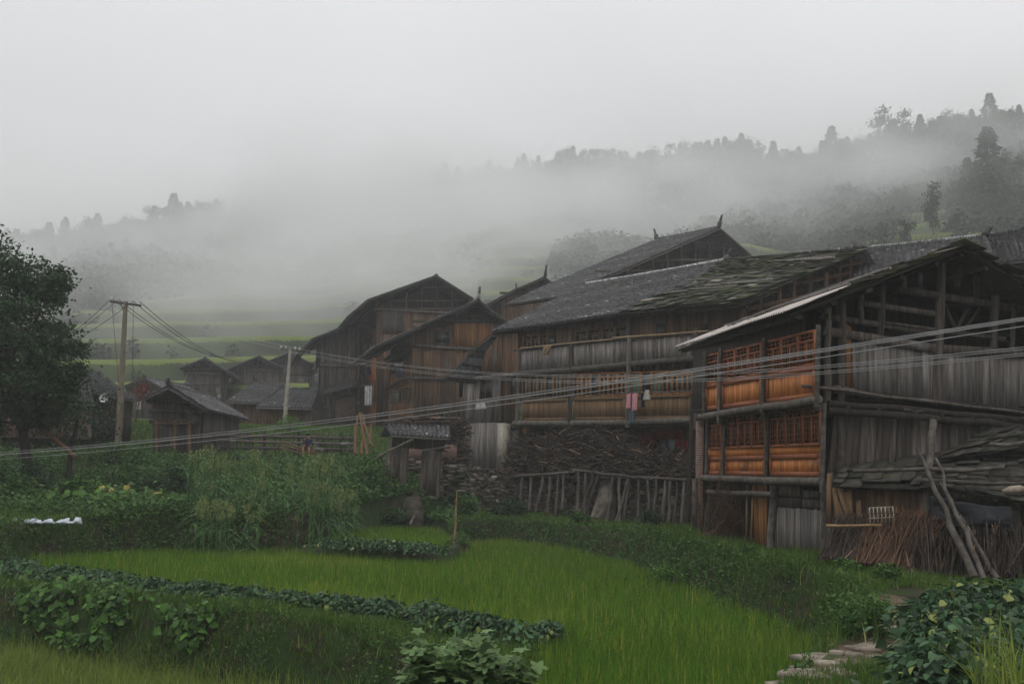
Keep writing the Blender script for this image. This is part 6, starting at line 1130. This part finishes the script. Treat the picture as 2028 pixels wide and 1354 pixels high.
s2_ = MB(); tb2 = ground_px(140, 44); s2_.tube([tb2-UP*.2, tb2+UP*1.3, tb2+UP*3+V3(.2,0,0)], [.14,.12,.08], 8); P = tb2+V3(.2,0,3.2)+rng.normal(0, 1, (1300, 3))*[.9,.7,.7]; T2_ = thing('young_tree', 'thinner tree under the edge of the big crown, before the brick wall', 'tree', tuple(tb2)); s2_.build('trunk', M['trunk'], T2_); m = MB(); m.leaves(P, .16, flat=.3); m.build('crown', M['leafdark'], T2_)
T3_ = thing('red_leaved_shrub', 'thin reddish shrub beside the near pole and the hut', 'shrub', tuple(at(272,828,53))); m = MB(); m.tube([at(268,835,53), at(274,800,53), at(284,765,53)], [.05,.03,.01], 5); m.build('stem', M['trunk'], T3_); m = MB(); P = np.array([at(random.gauss(282, 9), random.gauss(778, 12), 53+random.gauss(0, .3)) for _ in range(150)]); m.leaves(P, .18); m.build('leaves', M['leafred'], T3_)
# ---- trees of the hills
def hz_at(px, Y):
    X_, Z_, *_ = hill_at(np.array([[float(px)]]), np.array([[float(Y)]])); return V3(float(X_[0,0]), Y, float(Z_[0,0]))
def conifer(kind):
    T = thing('conifer' if kind < 2 else 'hill_tree', '', 'tree', (0,0,0)); m = MB(); tr = MB(); H_ = 1.0
    if kind < 2:
        n = 900; z = rng.uniform(.12, 1, n)**.9; R = (1-z)**.85*(.24 if kind == 0 else .34)*(1+.35*np.sin(z*38+kind)); a = rng.uniform(0, 6.28, n); rr_ = R*np.sqrt(rng.uniform(.1, 1, n)); P = np.stack([rr_*np.cos(a), rr_*np.sin(a), z-rr_*.25], 1); D = np.stack([np.cos(a), np.sin(a), -.5+0*a], 1)
        m.leaves(P, .075, dirs=D, asp=.5)
    else:
        C_ = np.array([[random.gauss(0, .16), random.gauss(0, .16), random.uniform(.42, .92)] for _ in range(11 if kind == 2 else 20)]); 
        if kind == 4: C_[:, 2] = np.linspace(.2, .95, len(C_)); C_[:, :2] *= .8
        k = rng.integers(0, len(C_), 1100); P = C_[k]+rng.normal(0, 1, (1100, 3))*[.075,.075,.055]; m.leaves(P, .07, flat=.3)
    m.build('crown', M['conifer'], T); tr.tube([V3(0,0,-.15), V3(0,0,.4), V3(0,0,.9)], [.022,.016,.006], 5); tr.build('trunk', M['trunk'], T); return T
KT = [conifer(k) for k in range(5)]; KL = {0: ('spire shaped conifer on the misty wooded ridge', 'ridge conifers'), 1: ('broad conifer on the misty wooded ridge', 'broad ridge conifers'), 2: ('loose crowned tree on the misty wooded ridge', 'loose crowned ridge trees'), 3: ('round crowned tree on the misty slope', 'round crowned slope trees'), 4: ('tall narrow tree on the hillside', 'narrow hillside trees')}
used = [False]*5
def hilltree(k, px, Y, h, lab=None, wd=1.0):
    p = hz_at(px, Y)-UP*.3; T = KT[k]; lb, gr = KL[k]
    if not used[k]: used[k] = True; T.location = tuple(p); T.scale = (h*wd, h*wd, h); T['label'] = lab or lb; T['group'] = gr; R = T
    else: R = dup(T, p, random.uniform(0, 6.3), (h*wd, h*wd, h), lab or lb, gr)
    if lab and 'group' in R: del R['group']
    return R
for i in range(170):                                    # along the ridge
    px = -60+2180*(i+random.random())/170; D = float(np.interp(px, RPX, RD)); k = random.choice((0, 0, 1, 2, 3)); s = random.uniform(6, 11.5)*(1 if px < 1700 else .75); hilltree(k, px, D-random.uniform(-2, 6), s)
for px, h, k, lb in ((318,14,1,'tallest conifer clump on the left ridge, above the near pole'), (352,10,0,'second conifer right of the tallest one on the left ridge'), (405,11,1,'dark broad conifer on the left ridge, right of two spires'), (1345,12,2,'tall loose tree standing out on the middle ridge'), (1480,10,3,'round tree at the right end of the middle ridge'), (1538,12,0,'lone spire before the notch in the ridge'), (1580,9,2,'tree standing in the notch of the ridge'), (1658,14,1,'biggest dark conifer group on the right ridge'), (1690,9,0,'small spire right of the biggest right conifer'), (1780,12,2,'open spreading tree crowning the right hilltop'), (1985,11,1,'dark conifer near the top right corner')):
    hilltree(k, px, float(np.interp(px, RPX, RD))-2, h, lb)
def hy(px, py):                                       # distance at which the slope appears at this height in view
    Ys = np.linspace(104, float(np.interp(px, RPX, RD)), 160)
    for Y in Ys:
        p = hz_at(px, Y)
        if CY-F*(p@_u)/(p@_f) <= py: return Y
    return Ys[-1]
hilltree(4, 1862, hy(1862, 468), 9.0, 'bushy column tree standing above the white-capped roof', .62); hilltree(4, 1806, hy(1806, 500), 5, 'small narrow tree on the right slope, left of the bushy column tree'); hilltree(0, 1978, hy(1978, 395), 15, 'tall dark spire conifer on the right slope below the hilltop', 1.1); hilltree(0, 1935, hy(1935, 400), 9, 'shorter spire conifer left of the tallest on the right slope')
for i in range(110):                                    # on the slopes below the ridge
    px = random.uniform(60, 2050) if i < 45 else random.uniform(1050, 2050); D = float(np.interp(px, RPX, RD)); Y = D-random.uniform(8, 75 if px > 1100 else 60); hilltree(random.choice((0, 1, 3, 3, 2)), px, Y, random.uniform(4.5, 8))
wd_ = MB(); n = 15000; px_ = rng.uniform(-120, 2160, n); D = np.interp(px_, RPX, RD); tt = rng.uniform(0, 1.02, n)**.75; Yv_ = 104+(D-104)*tt; X_, Z_, f_, ms_, t__ = hill_at(px_, Yv_)
k = ~((px_ > 1780) & (px_ < 1900) & (Yv_ < 185)) & (fbm(X_, Yv_, 26, 77) > .52-.5*np.clip((tt-.30)*3, 0, 1)) & ~((ms_ > .3) & ((f_ < .5) | (f_ > .6)) & (tt < .4)); X_, Yv_, Z_, tt = X_[k], Yv_[k], Z_[k], tt[k]; nc_ = len(X_); sz = rng.uniform(1.3, 2.8, nc_)*(.35+.75*np.clip(tt*1.6, 0, 1)); nl = 50
R = np.repeat(np.stack([X_, Yv_, Z_+sz*.75], 1), nl, 0); D_ = rng.normal(0, 1, (nc_*nl, 3)); D_ /= np.linalg.norm(D_, axis=1)[:, None]; D_[:, 2] *= 1.15; R += D_*np.repeat(sz, nl)[:, None]*rng.uniform(.5, .88, (nc_*nl, 1)); wd_.leaves(R, np.repeat(sz, nl)*.42, flat=.3, asp=.9, droop=.2, tone=np.repeat(rng.random(nc_), nl)*.7+rng.random(nc_*nl)*.3)
stuff(wd_.build('forest', M['conifer']), 'dark wood and scrub covering the misty hillside', 'forest')
